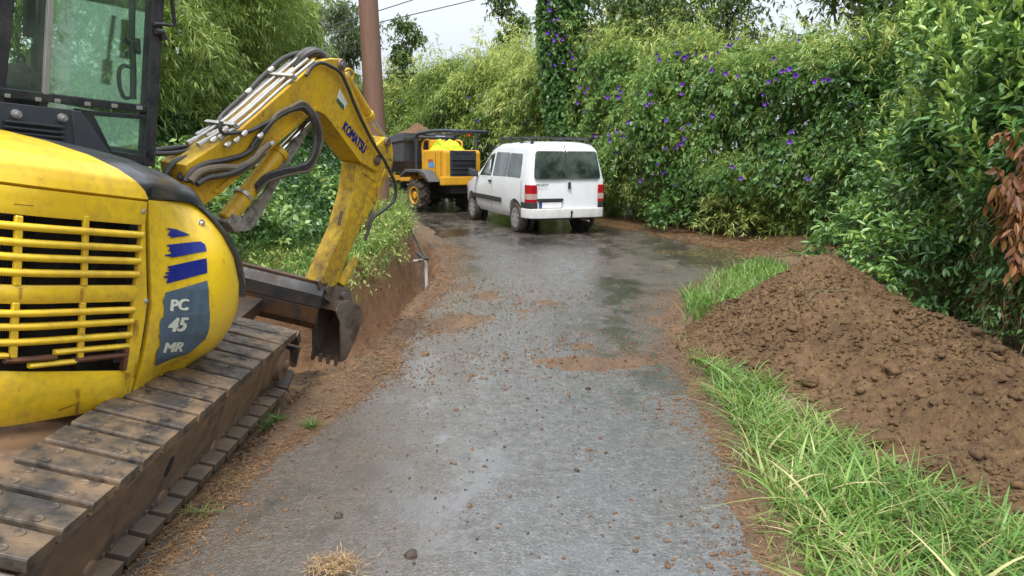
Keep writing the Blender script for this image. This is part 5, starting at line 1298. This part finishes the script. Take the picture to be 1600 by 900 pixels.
def vine(name_lab, a, b, nl_, pxs, k0, k1, clump, msk=None, col=None, seed=3, dens=260, grp='flowering vines over the hedge'):
    t_ = plant(RWALL, a, b, 'morning_glory_vine', name_lab, 'flowering vine', grp); lv = Leaves()
    P, N_, q, k, h = RWALL.pts(int((b - a) * 3.6 * dens), a, b, k0, k1, .10, clump)
    P = P + N_ * .10; D = unit(N_ * .8 + rv(len(P)) * .8 + np.array([0, 0, -.25])); 
    lv.sprays(P, D, .20, 4, .095, .085, tone(q, h, seed, k) , .6, .9, .35, flat=.45, curl=.2, t0=.1, vj=.22)
    lv.build('foliage', M['vine'], t_)
    for i, (x, y) in enumerate(pxs):
        p, n_ = RWALL.at_px(x, y, .30); d = (EYE - p).normalized() * .8 + n_ * .7 + Vector((rnd.uniform(-.5, .5), rnd.uniform(-.5, .5), rnd.uniform(-.2, .4)))
        o = bpy.data.objects.new('flower', FM[rnd.choice((0, 1, 1, 2))]); COL.objects.link(o); o.parent = t_; o.location = p - t_.location
        o.rotation_euler = d.to_track_quat('Z', 'Y').to_euler()
    return t_
vine('vine of heart shaped leaves covered in purple flowers across the hedge right of the van', 18.4, 25.0, 0, [f for f in fl_main if f[0] < 1160], .22, .98, .12, seed=3)
vine('dark leaved vine with sparse purple flowers on the hedge above the earth heap', 24.7, 29.8, 0, [f for f in fl_main if f[0] >= 1160], .2, .95, .08, seed=4, dens=230)
vine('thin vine with few purple flowers hanging on the bamboo above the van', 11.5, 17.2, 0, flowers_px, .15, .8, -.12, seed=8, dens=120)
# column of vine climbing high above the hedge at the picture's middle
cvb = atY(880, 250, 19.2)
t_ = empty('vine_column', (cvb.x, cvb.y, gz(cvb.x, cvb.y)), 'slender tree trunk wrapped in vine with purple flowers rising above the hedge', 'flowering vine', 'flowering vines over the hedge')
lv = Leaves(); n = 2600; z = rng.uniform(2.4, 7.2, n); an = rng.uniform(0, 2 * pi, n); rr = .30 + .24 * fbm(an, z, 1.6, 3, 70)
P = np.stack([cvb.x + .15 * np.sin(z) + rr * np.cos(an), cvb.y + rr * np.sin(an), z], -1); D = unit(np.stack([np.cos(an), np.sin(an), an * 0 - .1], -1) + rv(n) * .6)
lv.sprays(P, D, .22, 5, .11, .095, np.clip(.35 + .35 * fbm(an, z, 2, 3, 71), 0, 1), .5, .9, .3, flat=.45)
lv.build('foliage', M['vine'], t_)
mb = MB(); mb.tube([(cvb.x, cvb.y, .2), (cvb.x + .1, cvb.y, 3.5), (cvb.x - .05, cvb.y, 7.2)], [.13, .11, .07], 8); mb.build('trunk', M['bark'], t_)
for x, y in fl_col:
    p = atY(x, y, cvb.y - .72); o = bpy.data.objects.new('flower', FM[rnd.choice((0, 1, 2))]); COL.objects.link(o); o.parent = t_; o.location = p - t_.location
    o.rotation_euler = ((EYE - p).normalized() + Vector((rnd.uniform(-.5, .5), 0, rnd.uniform(-.3, .4)))).to_track_quat('Z', 'Y').to_euler()

# ---- trees standing behind the hedges
def tree(name, label, cat, grp, x, y, H_, crown, kind, n_l, seed, spread=.9, ll=.16, lw=.07, trunk_r=.12, open_=.5, cb=.35):
    rl = random.Random(seed); g = gz(x, y); t_ = empty(name, (x, y, g), label, cat, grp); tips = []
    mb = MB()
    top = Vector((x + rl.uniform(-.3, .3), y, g + H_))
    tr = spline([(x, y, g - .1), (x + rl.uniform(-.2, .2), y, g + H_ * .35), top.lerp(Vector((x, y, g)), .3) + Vector((rl.uniform(-.3, .3), 0, 0)), top], 5)
    mb.tube(tr, [trunk_r * (1 - .85 * k / (len(tr) - 1)) for k in range(len(tr))], 8); mb.build('trunk', M['bark'], t_)
    mb = MB()
    for i in range(16):
        k = cb + (1 - cb) * (i + rl.random()) / 16; p = tr[min(len(tr) - 1, int(k * len(tr)))]; a = rl.uniform(0, 2 * pi); ln = crown * (1.15 - .55 * k) * rl.uniform(.6, 1.1)
        d = Vector((cos(a), sin(a), rl.uniform(.2, .9))).normalized(); e = p + d * ln; m_ = p + d * ln * .5 + Vector((0, 0, .1 * ln)); br = spline([p, m_, e], 4)
        mb.tube(br, [.045 * (1 - .8 * q / (len(br) - 1)) for q in range(len(br))], 5, False); tips.append((e, .8)); tips.append((m_, .6))
        for j in range(4):
            a2 = rl.uniform(0, 2 * pi); s_ = br[rl.randrange(3, len(br))]; e2 = s_ + Vector((cos(a2), sin(a2), rl.uniform(-.1, .8))).normalized() * ln * rl.uniform(.3, .5); mb.tube([s_, e2], [.015, .004], 4, False); tips.append((e2, 1))
    mb.build('limbs', M['bark'], t_)
    lv = Leaves(); tp = np.array([list(e) for e, _ in tips]); n = n_l // 8
    ids = rng.integers(0, len(tp), n); P = tp[ids] + rng.normal(0, 1, (n, 3)) * np.array([.30, .30, .22]) * crown * open_
    D = unit(rv(n) + np.array([0, 0, .25])); lv.sprays(P, D, .32, 8, ll, lw, np.clip(.35 + .3 * rng.random(len(tp))[ids] + rng.normal(0, .1, n), 0, 1), .5, .9, .25)
    lv.build('crown', M[kind], t_)
GT = 'trees behind the hedges'
tree('broadleaf_tree', 'open branched tree against the sky above the middle of the flowered hedge', 'tree', GT, 5.2, 18.6, 6.2, 2.0, 'treeleaf', 9000, 1, open_=.45, ll=.15, lw=.06)
tree('broadleaf_tree', 'green tree crown at the top edge just right of the vine wrapped trunk', 'tree', GT, 3.2, 19.8, 6.6, 2.1, 'treeleaf', 17000, 2, open_=.6)
tree('broadleaf_tree', 'leafy tree filling the top of the picture behind the hedge bend', 'tree', GT, 8.0, 15.2, 5.9, 2.3, 'treeleaf', 22000, 3, open_=.6)
tree('broadleaf_tree', 'tree behind the broad leaved bushes at the upper right', 'tree', GT, 9.4, 11.6, 5.4, 2.3, 'treeleaf', 22000, 4, open_=.6)
tree('slender_tree', 'small slender tree standing against the sky left of the vine trunk', 'tree', GT, -.2, 25.4, 6.3, .8, 'treeleaf', 5000, 5, open_=.5, trunk_r=.08)
tree('slender_tree', 'thin light green tree poking above the bamboo behind the dumper', 'tree', GT, -3.9, 27.6, 5.8, .7, 'treeleaf', 6500, 6, open_=.5, trunk_r=.07)
tree('conifer', 'distant dark grey green tree beside the utility pole on the left', 'tree', GT, -6.0, 27.5, 6.2, 1.6, 'treeleaf_grey', 15000, 7, open_=.5, ll=.16, lw=.05)
tree('willow_tree', 'pale grey leaved tree top left of the utility pole', 'tree', GT, -6.9, 24.0, 6.9, 1.7, 'treeleaf_grey', 10000, 8, open_=.5, ll=.16, lw=.035)

# ================= left hand hedge on the bank
LWALL = Wall([(-11, 4.2), (-6.6, 5.6), (-5.0, 7.2), (-4.2, 9.2), (-3.75, 11.2), (-4.0, 13.5), (-5.2, 17), (-7.5, 22)], [4.2, 4.0, 3.9, 3.9, 3.6, 3.0, 3.4, 4.0], 1, .5, 41, .03, 1.1, .55)
if LWALL.nrm(np.array([8.]))[0] @ np.array([1, -.3]) < 0: LWALL.sgn = -1
GL = 'plants of the hedge on the left bank'
for a, b, lab, br in [(0., 3.4, 'willowy green bamboo seen through the excavator cab rear window', .2), (3.2, 6.0, 'willowy pale green bamboo seen through the excavator cab front window', .22), (5.8, 8.4, 'willowy bamboo thicket just right of the excavator cab', .16),
                      (8.2, 10.6, 'dense bamboo thicket above the excavator boom', .08), (10.4, 13.2, 'arching bamboo thicket left of the utility pole', 0.1), (13.0, 20.0, 'lower bamboo thicket on the bank behind the utility pole', 0.)]:
    t_ = plant(LWALL, a, b, 'bamboo_clump', lab, 'bamboo', GL); lv = Leaves(); far = b > 13.5; ar = (b - a + .5) * 4
    bamboo_on(LWALL, a - .25, b + .25, int(ar * (230 if not far else 110)), lv, 0, 1., .42, 9, .12 if not far else .16, .017 if not far else .026, .28, .3, int(a) + 60, br, .4, .85, .4)
    plumes(LWALL, a, b, int((b - a) * 10), lv, .8, .9, .13, .018, int(a) + 61, .15, 16, .7, .4)
    backing(LWALL, a, b, int(ar * 130), lv, .30, .10)
    lv.build('foliage', M['bamboo'], t_); stems(LWALL, a, b, 8, t_, .85, .009)

# ================= broad leaved bushes on the right
BW_ = Wall([(6.6, 10.6), (5.5, 9.4), (4.9, 8.0), (4.65, 6.4), (4.55, 4.8), (4.7, 3.2), (5.2, 1.5)], [3.3, 3.6, 3.9, 3.9, 3.8, 3.8, 3.8], 1, .42, 81, .04, .8, .5)
if BW_.nrm(np.array([4.]))[0] @ np.array([-1, 0]) < 0: BW_.sgn = -1
GBb = 'broad leaved bushes behind the earth heap'
for a, b, lab, ll, lw, br in [(0.2, 2.3, 'glossy green bush at the far end of the earth heap', .10, .036, .02), (2.1, 4.4, 'broad leaved bush with light green shoots behind the earth heap crest', .115, .042, .05),
                          (4.2, 6.6, 'tall glossy broad leaved bush left of the brown withered branch', .12, .046, .03), (6.4, 9.0, 'tall broad leaved bush at the right edge holding the withered branch', .12, .046, -.02)]:
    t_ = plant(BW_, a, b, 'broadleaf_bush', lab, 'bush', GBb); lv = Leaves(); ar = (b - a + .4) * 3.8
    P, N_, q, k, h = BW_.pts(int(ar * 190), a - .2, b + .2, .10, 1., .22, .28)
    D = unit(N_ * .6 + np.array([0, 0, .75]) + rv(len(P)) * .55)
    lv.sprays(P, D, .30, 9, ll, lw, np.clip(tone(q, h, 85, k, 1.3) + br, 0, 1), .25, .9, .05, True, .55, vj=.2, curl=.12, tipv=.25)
    # young upright shoots
    P, N_, q, k, h = BW_.pts(int(ar * 16), a, b, .25, 1., .05); P = P + N_ * .08
    D = unit(N_ * .45 + np.array([0, 0, .9]) + rv(len(P)) * .3); lv.sprays(P, D, .34, 12, ll * .85, lw * .8, .78, .1, .65, -.25, True, .5, vj=.2, curl=.08, tipv=.5)
    backing(BW_, a, b, int(ar * 150), lv, .28, .11, back=.6)
    lv.build('foliage', M['laurel'], t_); stems(BW_, a, b, 9, t_, .7, .009)
# low bush in front, at the end of the hedge
def bush(label, x, y, r, h, n, ll, lw, m, grp, seed, name='low_bush', full=True, br=0.):
    g = gz(x, y); t_ = empty(name, (x, y, g), label, 'bush', grp); lv = Leaves()
    u = rng.uniform(0, 2 * pi, n); c_ = rng.uniform(-.2, 1, n); s_ = np.sqrt(1 - c_ ** 2); rr = (1 + .35 * fbm(u * 1.5, c_ * 2, 1.5, 3, seed)) * (1 - np.abs(rng.normal(0, .18, n)))
    P = np.stack([x + r * rr * s_ * np.cos(u), y + r * rr * s_ * np.sin(u), g + h * (.25 + .72 * rr * c_)], -1)
    D = unit(np.stack([s_ * np.cos(u), s_ * np.sin(u), c_ + .5], -1) + rv(n) * .5)
    lv.sprays(P, D, .28, 9, ll, lw, np.clip(.4 + .35 * fbm(u, c_, 2, 3, seed) + br, 0, 1), .3, .9, .1, full, .55, curl=.15, tipv=.3)
    lv.build('foliage', M[m], t_)
    for i in range(5):
        a = rnd.uniform(0, 2 * pi); mb = MB(); mb.tube([(x, y, g - .05), (x + .2 * r * cos(a), y + .2 * r * sin(a), g + h * .4), (x + .6 * r * cos(a), y + .6 * r * sin(a), g + h * .8)], [.014, .01, .005], 5); mb.build('stem', M['stem'], t_)
bush('low glossy bush spilling out beside the heap peak', 4.75, 9.35, .75, 1.0, 330, .12, .045, 'laurel', GBb, 90, br=.12)
bush('low bush with bright shoots between heap and tall bushes', 4.3, 7.6, .6, .95, 300, .11, .038, 'laurel', GBb, 91, br=.1)
bush('small leafy bush at the foot of the hedge right of the van', 3.4, 15.1, .55, .8, 220, .10, .05, 'vine', GH, 92, full=False)
bush('pale tufted bush leaning out at the foot of the flowered hedge', 4.3, 13.9, .55, 1.1, 260, .13, .022, 'bamboo_pale', GH, 93, full=False, br=.2)
bush('tall dark bush closing the gap between hedge and broad leaved bushes', 6.35, 12.2, 1.1, 3.6, 1500, .11, .045, 'laurel', GBb, 95, name='tall_bush')
bush('rounded bush just left of the upper broad leaved bushes', 5.7, 10.0, .9, 2.2, 900, .10, .04, 'laurel', GBb, 96, name='tall_bush', br=.08)
# withered branch
t_ = empty('withered_branch', atY(1600, 330, 4.6), 'withered branch of hanging rust brown leaves at the right edge', 'dead branch'); lv = Leaves()
ctr = [(1592, 205), (1598, 235), (1590, 265), (1572, 275), (1560, 290), (1575, 305), (1592, 300), (1583, 330), (1596, 345), (1592, 375), (1580, 388), (1600, 395), (1604, 270), (1608, 320)]
Pc = np.array([list(atY(x + rnd.uniform(-6, 6), y + rnd.uniform(-6, 6), 4.45 + rnd.uniform(-.12, .12))) for x, y in ctr for _ in range(4)])
lv.sprays(Pc, unit(rv(len(Pc)) + np.array([0, 0, -.5])), .11, 6, .085, .034, .5, .5, .6, .6, True, .2, vj=.6, curl=.1); lv.build('leaves', M['dead_leaf'], t_)
mb = MB(); mb.tube([atY(1625, 150, 4.7), atY(1600, 230, 4.55), atY(1590, 310, 4.5), atY(1598, 400, 4.5)], [.012, .010, .008, .004], 6); mb.build('twig', M['bark'], t_)

# ================= ground cover
def scatter(n, x0, x1, y0, y1, keep=None):
    x = rng.uniform(x0, x1, n); y = rng.uniform(y0, y1, n)
    if keep is not None: k = keep(x, y); x, y = x[k], y[k]
    return x, y
def blades(name, x, y, z, ln, wd, m, v, lean=.5, bend=.8, seg=4, dirx=None):
    n = len(x); a = rng.uniform(0, 2 * pi, n); ln = ln * rng.uniform(.5, 1.25, n); wd = wd * rng.uniform(.6, 1.3, n)
    dx, dy = np.cos(a), np.sin(a); le = lean * rng.uniform(.2, 1.2, n); bd = bend * rng.uniform(.2, 1.3, n)
    tw = a + rng.normal(0, .8, n) + pi / 2; sx, sy = np.cos(tw), np.sin(tw)
    rows = []
    for k in range(seg + 1):
        t_ = k / seg; hor = (le * t_ + bd * t_ * t_ * .6) * ln; up = (t_ - .32 * bd * t_ * t_) * ln * np.cos(np.minimum(le, 1.2) * .6); w_ = wd * (1 - t_ ** 2.2) * .5 + .0004
        c_ = np.stack([x + dx * hor, y + dy * hor, z + up], -1); s_ = np.stack([sx * w_, sy * w_, 0 * w_], -1); rows += [c_ - s_, c_ + s_]
    V = np.stack(rows, 1).reshape(-1, 3); k = 2 * (seg + 1); b_ = np.arange(n)[:, None] * k
    f = np.concatenate([b_ + np.array([2 * j, 2 * j + 1, 2 * j + 3, 2 * j + 2]) for j in range(seg)], 1).reshape(-1)
    me = meshnp(name, V, f, np.full(n * seg, 4), {'v': np.repeat(np.clip(v + rng.normal(0, .16, n), 0, 1), k)})
    return tag(link(name, me, m), kind='stuff')
def gtop(x, y):
    z = ground_z(x, y); inh = (x > 1.1) & (x < 4.5) & (y > 1.2) & (y < 9.4)
    h = z * .3 + gbase(y) * .7 + heap_h(x, y); return np.where(inh & (h > z), h, z)
def toe(y): return np.interp(y, [1, 3, 3.6, 4.9, 5.7, 6.3, 7, 7.8, 8.8, 9.2], [2.35, 2.15, 1.95, 1.78, 1.45, 1.38, 1.75, 2.1, 3.0, 3.3])
# near verge grass between lane and heap
k_near = lambda x, y: (x > np.interp(y, *XR) + .12 + .10 * fbm(x, y, 2.5, 2, 95)) & (x < toe(y) + .02 + .22 * fbm(x, y, 1.8, 3, 96)) & (fbm(x, y, 2.2, 3, 97) + rng.uniform(-.5, .5, len(x)) > -.28)
x, y = scatter(18000, 1.0, 2.9, 1.6, 5.6, k_near)
v_ = .45 + .3 * fbm(x, y, 2.2, 3, 98); blades('grass', x, y, ground_z(x, y) - .01, .17, .0115, M['grassm'], v_ + .08, .7, 1.5, 4)
k_ = rng.random(len(x)) < .16; blades('dry_grass', x[k_], y[k_], ground_z(x[k_], y[k_]), .20, .006, M['dry_grass'], .75, .8, 1.4, 4)
x, y = scatter(1500, 1.3, 2.8, 1.7, 5.3, lambda x, y: k_near(x, y) & (x > np.interp(y, *XR) + .28) & (fbm(x, y, 2.4, 2, 99) > .02))
blades('grass', x, y, ground_z(x, y) - .01, .34, .015, M['grassm'], .62, .6, 1.5, 6)
# short dry turf at the edge
x, y = scatter(9000, .9, 2.2, 1.6, 6.6, lambda x, y: (x > np.interp(y, *XR) + .02) & (x < np.interp(y, *XR) + .40) & (fbm(x, y, 4, 2, 100) + rng.uniform(-.6, .6, len(x)) > .05))
blades('grass', x, y, ground_z(x, y), .07, .006, M['dry_grass'], .35, .6, .6, 2)
# far verge strip between gravel and heap
x, y = scatter(26000, 1.6, 6.2, 6.9, 12.9, lambda x, y: (x > np.interp(y, *XR) + .05 + .12 * fbm(x, y, 1.5, 2, 101)) & (x < toe(y) + .5) & (x < np.interp(y, *XR) + 1.3) & (fbm(x, y, 1.4, 3, 102) + rng.uniform(-.5, .5, len(x)) > -.15))
blades('grass', x, y, ground_z(x, y), .20, .011, M['grassm'], .5 + .3 * fbm(x, y, 1.5, 2, 103), .5, .9, 3)
# bank grass on the left
def onbank(x, y): return (np.interp(y, *XE) - x)
x, y = scatter(60000, -5.2, -1.0, 5.9, 17.5, lambda x, y: (onbank(x, y) > -.02) & (onbank(x, y) < 1.35 + .5 * fbm(x, y, 1.1, 2, 104)) & (fbm(x, y, 1.3, 3, 105) + rng.uniform(-.5, .5, len(x)) > -.12))
blades('grass', x, y, ground_z(x, y) - .01, .24, .010, M['grassm'], .45 + .4 * fbm(x, y, 1.2, 3, 106), .6, 1.2, 4)
x, y = scatter(7000, -3.6, -1.0, 8.5, 16, lambda x, y: (onbank(x, y) > -.03) & (onbank(x, y) < .30))
blades('grass', x, y, ground_z(x, y) - .01, .26, .008, M['dry_grass'], .6, .6, 1.4, 4)
# tufts by the track
x, y = scatter(30000, -1.75, -1.2, 2.2, 5.2, lambda x, y: (fbm(x, y, 5.3, 3, 107) > .52) & (x < np.interp(y, *XL) + .05))
blades('grass', x, y, ground_z(x, y) - .005, .07, .006, M['grassm'], .3, .9, 1.3, 3)
# ivy and weeds on the bank below the left hedge
lv = Leaves(); n = 42000; x = rng.uniform(-6.5, -1.9, n); y = rng.uniform(6.2, 15, n); db = onbank(x, y); k = (db > .55 + .4 * fbm(x, y, 1.2, 2, 108)) & (fbm(x, y, 1.9, 3, 109) + rng.uniform(-.3, .3, n) > -.25); x, y = x[k], y[k]; n = len(x)
P = np.stack([x, y, ground_z(x, y) + rng.uniform(0, .28, n) * (1 + .8 * fbm(x, y, 1.7, 2, 110))], -1); D = unit(rv(n) + np.array([.5, -.5, .2]))
lv.sprays(P, D,   .12, 3, .052, .048, np.clip(.3 + .5 * fbm(x, y, 1.6, 3, 111), 0, 1), .4, .9, .3, flat=.4, vj=.35)
tag(lv.build('ivy_cover', M['ivy']), kind='stuff')
lv = Leaves(); x, y = scatter(3600, -5.5, -2.2, 5.9, 9.8, lambda x, y: (onbank(x, y) > .45) & (fbm(x, y, 1.3, 2, 112) > .05)); n = len(x)
P = np.stack([x, y, ground_z(x, y) + rng.uniform(.05, .45, n)], -1); lv.sprays(P, unit(rv(n) + np.array([.2, -.3, .9])), .22, 5, .09, .045, .72, .3, .9, .1, flat=.6, vj=.25, tipv=.2)
tag(lv.build('weeds', M['vine']), kind='stuff')
lv = Leaves(); x, y = scatter(5200, -3.2, -1.2, 6.3, 15, lambda x, y: (onbank(x, y) > -.02) & (onbank(x, y) < .5) & (fbm(x, y, 1.7, 2, 140) > -.05)); n = len(x)
P = np.stack([x, y, ground_z(x, y) + rng.uniform(0, .12, n)], -1); lv.sprays(P, unit(rv(n) * .7 + np.array([.5, -.3, .45])), .24, 7, .055, .020, .62, .5, .9, .2, flat=.5, vj=.3, tipv=.15)
tag(lv.build('weeds', M['bamboo_pale']), kind='stuff')
# undergrowth tangle behind the heap, right
lv = Leaves(); P, N_, q, k, h = BW_.pts(5200, .5, 8.5, 0, .32, .15); P = P + N_ * .12
lv.sprays(P, unit(rv(len(P)) + N_ * .5), .22, 4, .06, .03, .3, .5, .9, .2, vj=.4); tag(lv.build('undergrowth', M['vine']), kind='stuff')
lv = Leaves(); P, N_, q, k, h = BW_.pts(2600, .5, 8.5, 0, .3, .15); P = P + N_ * .1
lv.sprays(P, unit(rv(len(P)) + N_ * .3), .25, 4, .12, .008, .35, .6, .9, .4, vj=.4); tag(lv.build('dry_stalks', M['straw']), kind='stuff')
def sticks(name, x, y, z, ln, wd, m, v, up=.05, lift=.006):
    lv = Leaves(); n = len(x); a = rng.uniform(0, 2 * pi, n); P = np.stack([x, y, z + lift + rng.uniform(0, lift * 2, n)], -1)
    lv.add(P, unit(np.stack([np.cos(a), np.sin(a), rng.normal(0, up, n)], -1)), ln * rng.uniform(.4, 1.3, n), wd, np.clip(v + rng.normal(0, .25, n), 0, 1), .02, .95); return tag(lv.build(name, m), kind='stuff')
x, y = scatter(30000, -1.9, -.7, 2.2, 6.4, lambda x, y: (x < np.interp(y, *XL) + .04 + .10 * fbm(x, y, 2.2, 2, 113)) & (fbm(x, y, 2.0, 3, 114) + rng.uniform(-.5, .5, len(x)) > 0))
sticks('straw_litter', x, y, ground_z(x, y), .06, .0035, M['straw'], .5)
x, y = scatter(5000, .95, 1.8, 1.8, 6, lambda x, y: (x > np.interp(y, *XR) - .03) & (x < np.interp(y, *XR) + .30))
sticks('straw_litter', x, y, ground_z(x, y), .05, .0035, M['straw'], .5)
# litter under the right hedge
x, y = scatter(60000, 1.2, 6.6, 11.4, 19.5, lambda x, y: (x > np.interp(y, *XR) - .25 + .25 * fbm(x, y, 1.6, 3, 115)) & (x < np.interp(y, *XR) + 1.9) & (fbm(x, y, 1.2, 3, 116) + rng.uniform(-.5, .5, len(x)) > -.2))
sticks('leaf_litter', x, y, np.maximum(ground_z(x, y), road_z(x, y)), .11, .016, M['litter'], .5, .08)
x, y = scatter(7000, 2.2, 4.6, 8.2, 13.5, lambda x, y: (x < np.interp(y, *XR)) & (fbm(x, y, 1.5, 3, 117) > .22))
sticks('leaf_litter', x, y, road_z(x, y), .07, .010, M['litter'], .85, .05, .004)
# dry tuft at the bottom of the picture
p_ = atY(525, 888, 2.72); n = 420; x = p_.x + rng.normal(0, .055, n); y = p_.y + rng.normal(0, .04, n)
o = sticks('dry_tuft', x, y, road_z(x, y), .065, .0035, M['straw'], .65, .28, .010); o.pop('kind', None) if 'kind' in o else None
del_k = o; tag(o, 'tuft of dry straw lying on the wet asphalt at the bottom edge', 'straw tuft')
# crumbs of soil on the road
def edge_crumbs(side, n, sd):
    y = rng.uniform(2.2, 13, n) ** 1.0; e = np.abs(rng.normal(0, .16, n)) * (.5 + 1.2 * np.clip(fbm(y, y * 0, 1.5, 3, sd) + .4, 0, 1)); x = (np.interp(y, *XL) - .05 + e) if side < 0 else (np.interp(y, *XR) + .05 - e)
    return x, y
def crumbs(name, x, y, z, r, m, sub=1, label=None):
    b = bmesh.new(); bmesh.ops.create_icosphere(b, subdivisions=1, radius=1); bv = np.array([v.co[:] for v in b.verts]); bf = np.array([[v.index for v in f.verts] for f in b.faces]); b.free()
    n = len(x); nb = len(bv); r = np.broadcast_to(r, (n,))
    j = 1 + .35 * rng.uniform(-1, 1, (n, nb, 1)); sc = r[:, None, None] * np.stack([rng.uniform(.7, 1.3, n), rng.uniform(.7, 1.3, n), rng.uniform(.45, .9, n)], -1)[:, None, :]
    V = bv[None] * j * sc + np.stack([x, y, z + r * .3], -1)[:, None, :]
    f = (np.arange(n)[:, None, None] * nb + bf[None]).reshape(-1)
    return link(name, meshnp(name, V.reshape(-1, 3), f, np.full(n * len(bf), 3)), m, smooth=False)
def ellip(px, py):
    p = EYE + ray(px, py) * ((1.6 - .03) / -ray(px, py).z); k = 1.6 - float(gbase(p.y)); return EYE + ray(px, py) * (k / -ray(px, py).z)
xs_, ys_ = [], []
for px, py, a, b in PATCH:
    p = ellip(px, py); n = int(260 * (a + b) / .3); xs_.append(p.x + rng.normal(0, a * 1.5, n)); ys_.append(p.y + rng.normal(0, b * 4, n))
xs_.append(rng.normal(.2, .75, 1500)); ys_.append(rng.normal(7.0, 1.9, 1500)); xs_.append(rng.uniform(-1.2, 1.2, 260)); ys_.append(rng.uniform(2.4, 6, 260)); xs_.append(rng.normal(-.9, .3, 900)); ys_.append(rng.uniform(5.5, 13, 900)); xs_.append(rng.normal(1.35, .25, 500)); ys_.append(rng.normal(6.6, .9, 500))
for sd_, nn_ in ((-1, 7000), (1, 6000)):
    ex_, ey_ = edge_crumbs(sd_, nn_, 130 + sd_); xs_.append(ex_); ys_.append(ey_)
x = np.concatenate(xs_); y = np.concatenate(ys_); k = (y > 2.3) & (x > np.interp(y, *XL) - .2) & (x < np.interp(y, *XR) + .1); x, y = x[k], y[k]
tag(crumbs('soil_crumbs', x, y, np.maximum(road_z(x, y), ground_z(x, y)), np.clip(rng.lognormal(-5.35, .45, len(x)), .002, .016), M['soil']), kind='stuff')
M['soil_dark'] = rusty('dark_crumb', (.05, .035, .025), (.03, .024, .02), (.09, .055, .03), 12, .8)
x = rng.normal(.15, .8, 700); y = rng.uniform(2.4, 9, 700); k = (x > np.interp(y, *XL)) & (x < np.interp(y, *XR)); x, y = x[k], y[k]
tag(crumbs('road_grit', x, y, road_z(x, y), np.clip(rng.lognormal(-5.5, .4, len(x)), .002, .009), M['soil_dark']), kind='stuff')
# lumps on and around the heap
x = rng.uniform(1.2, 4.1, 46000); y = rng.uniform(1.6, 9, 46000); k = (heap_h(x, y) > .0) & (rng.random(46000) < .35 + .6 * (fbm(x, y, 1.8, 3, 120) > 0)); x, y = x[k], y[k]
tag(crumbs('soil_lumps', x, y, gtop(x, y), np.clip(rng.lognormal(-5.0, .55, len(x)), .003, .035), M['heap']), kind='stuff')
x, y = scatter(9000, -1.95, -.8, 2.2, 13, lambda x, y: (x < np.interp(y, *XL) + .02)); tag(crumbs('soil_lumps', x, y, ground_z(x, y), np.clip(rng.lognormal(-5.1, .5, len(x)), .003, .02), M['soil']), kind='stuff')
def rock(px, py, r, label, cat, m='heap', grp=None, seed=0, on=None):
    d = ray(px, py); t_ = 1.0
    while t_ < 25:
        p = EYE + d * t_; g = float(gtop(np.array([p.x]), np.array([p.y]))[0]) if on != 'road' else float(max(road_z(np.array([p.x]), np.array([p.y]))[0], gz(p.x, p.y)))
        if p.z < g: break
        t_ += .02
    b = bmesh.new(); bmesh.ops.create_icosphere(b, subdivisions=3, radius=1); sd = Vector((seed * 3.1, seed, 0))
    for v in b.verts:
        n_ = mn.fractal(v.co * 1.1 + sd, 1, 2, 4) * .45 + .05 * mn.noise(v.co * 6 + sd); v.co *= (1 + n_) * r * (.8 if cat == 'stone' else 1); v.co.z *= .65
    me = bpy.data.meshes.new('rock'); b.to_mesh(me); b.free()
    o = link('stone' if cat == 'stone' else 'earth_clod', me, M[m], smooth=True); o.location = (p.x, p.y, g + r * .2); o.rotation_euler = (0, 0, seed)
    tag(o, label, cat, grp)
GS = 'stones in the earth heap'
M['stone'] = rusty('stone_mat', (.23, .145, .08), (.17, .105, .058), (.11, .07, .04), 14, .95, bump=.9)
rock(1068, 546, .075, 'pale brown flat stone at the lane side tip of the heap', 'stone', 'heap', GS, 1)
rock(1090, 565, .07, 'angular earth covered stone below the tip of the heap', 'stone', 'heap', GS, 2)
rock(1108, 577, .05, 'small brown clod beside the grass at the heap tip', 'stone', 'heap', GS, 3)
rock(1240, 518, .06, 'brown stone low on the left slope of the heap', 'stone', 'heap', GS, 4)
rock(1265, 600, .07, 'stone stuck in the heap just above the verge grass', 'stone', 'heap', GS, 5)
rock(1398, 580, .085, 'rounded tan stone in the middle of the heap face', 'stone', 'heap', GS, 6)
rock(1385, 695, .10, 'large half buried brown stone low on the heap above the grass', 'stone', 'heap', GS, 7)
rock(1523, 525, .06, 'ochre stone on the back crest of the heap', 'stone', 'heap', GS, 8)
rock(1555, 555, .07, 'brown stone farther right on the back crest of the heap', 'stone', 'heap', GS, 9)
rock(1270, 627, .04, 'small grey stone at the foot of the heap near the grass', 'stone', 'heap', GS, 10)
GC = 'clods lying on the lane'
for i, (px, py, r, lab) in enumerate([(643, 869, .026, 'dark brown clod on the asphalt near the bottom edge'), (529, 809, .02, 'small dark clod on the left part of the lane in front'), (664, 554, .03, 'brown clod on the wet asphalt right of the bucket'),
        (627, 566, .024, 'brown clod beside the mud edge near the bucket'), (919, 608, .02, 'dark clod in front of the longest mud streak'), (901, 736, .014, 'tiny dark clod in the middle of the foreground asphalt')]):
    rock(px, py, r, lab, 'clod', 'soil_dark' if i in (0, 1, 4, 5) else 'soil', GC, 20 + i, 'road')
# root sticking out of the heap
mb = MB(); pr_ = []
for px, py in ((1262, 474), (1275, 460), (1300, 458), (1325, 457)):
    d = ray(px, py); t_ = 3.
    while t_ < 20:
        p = EYE + d * t_
        if p.z < float(gtop(np.array([p.x]), np.array([p.y]))[0]): break
        t_ += .02
    pr_.append(p + Vector((0, 0, .02)))
mb.tube(spline(pr_, 5), .007, 6); o = mb.build('root', M['stem']); tag(o, 'thin bent root lying on the upper slope of the heap', 'root')
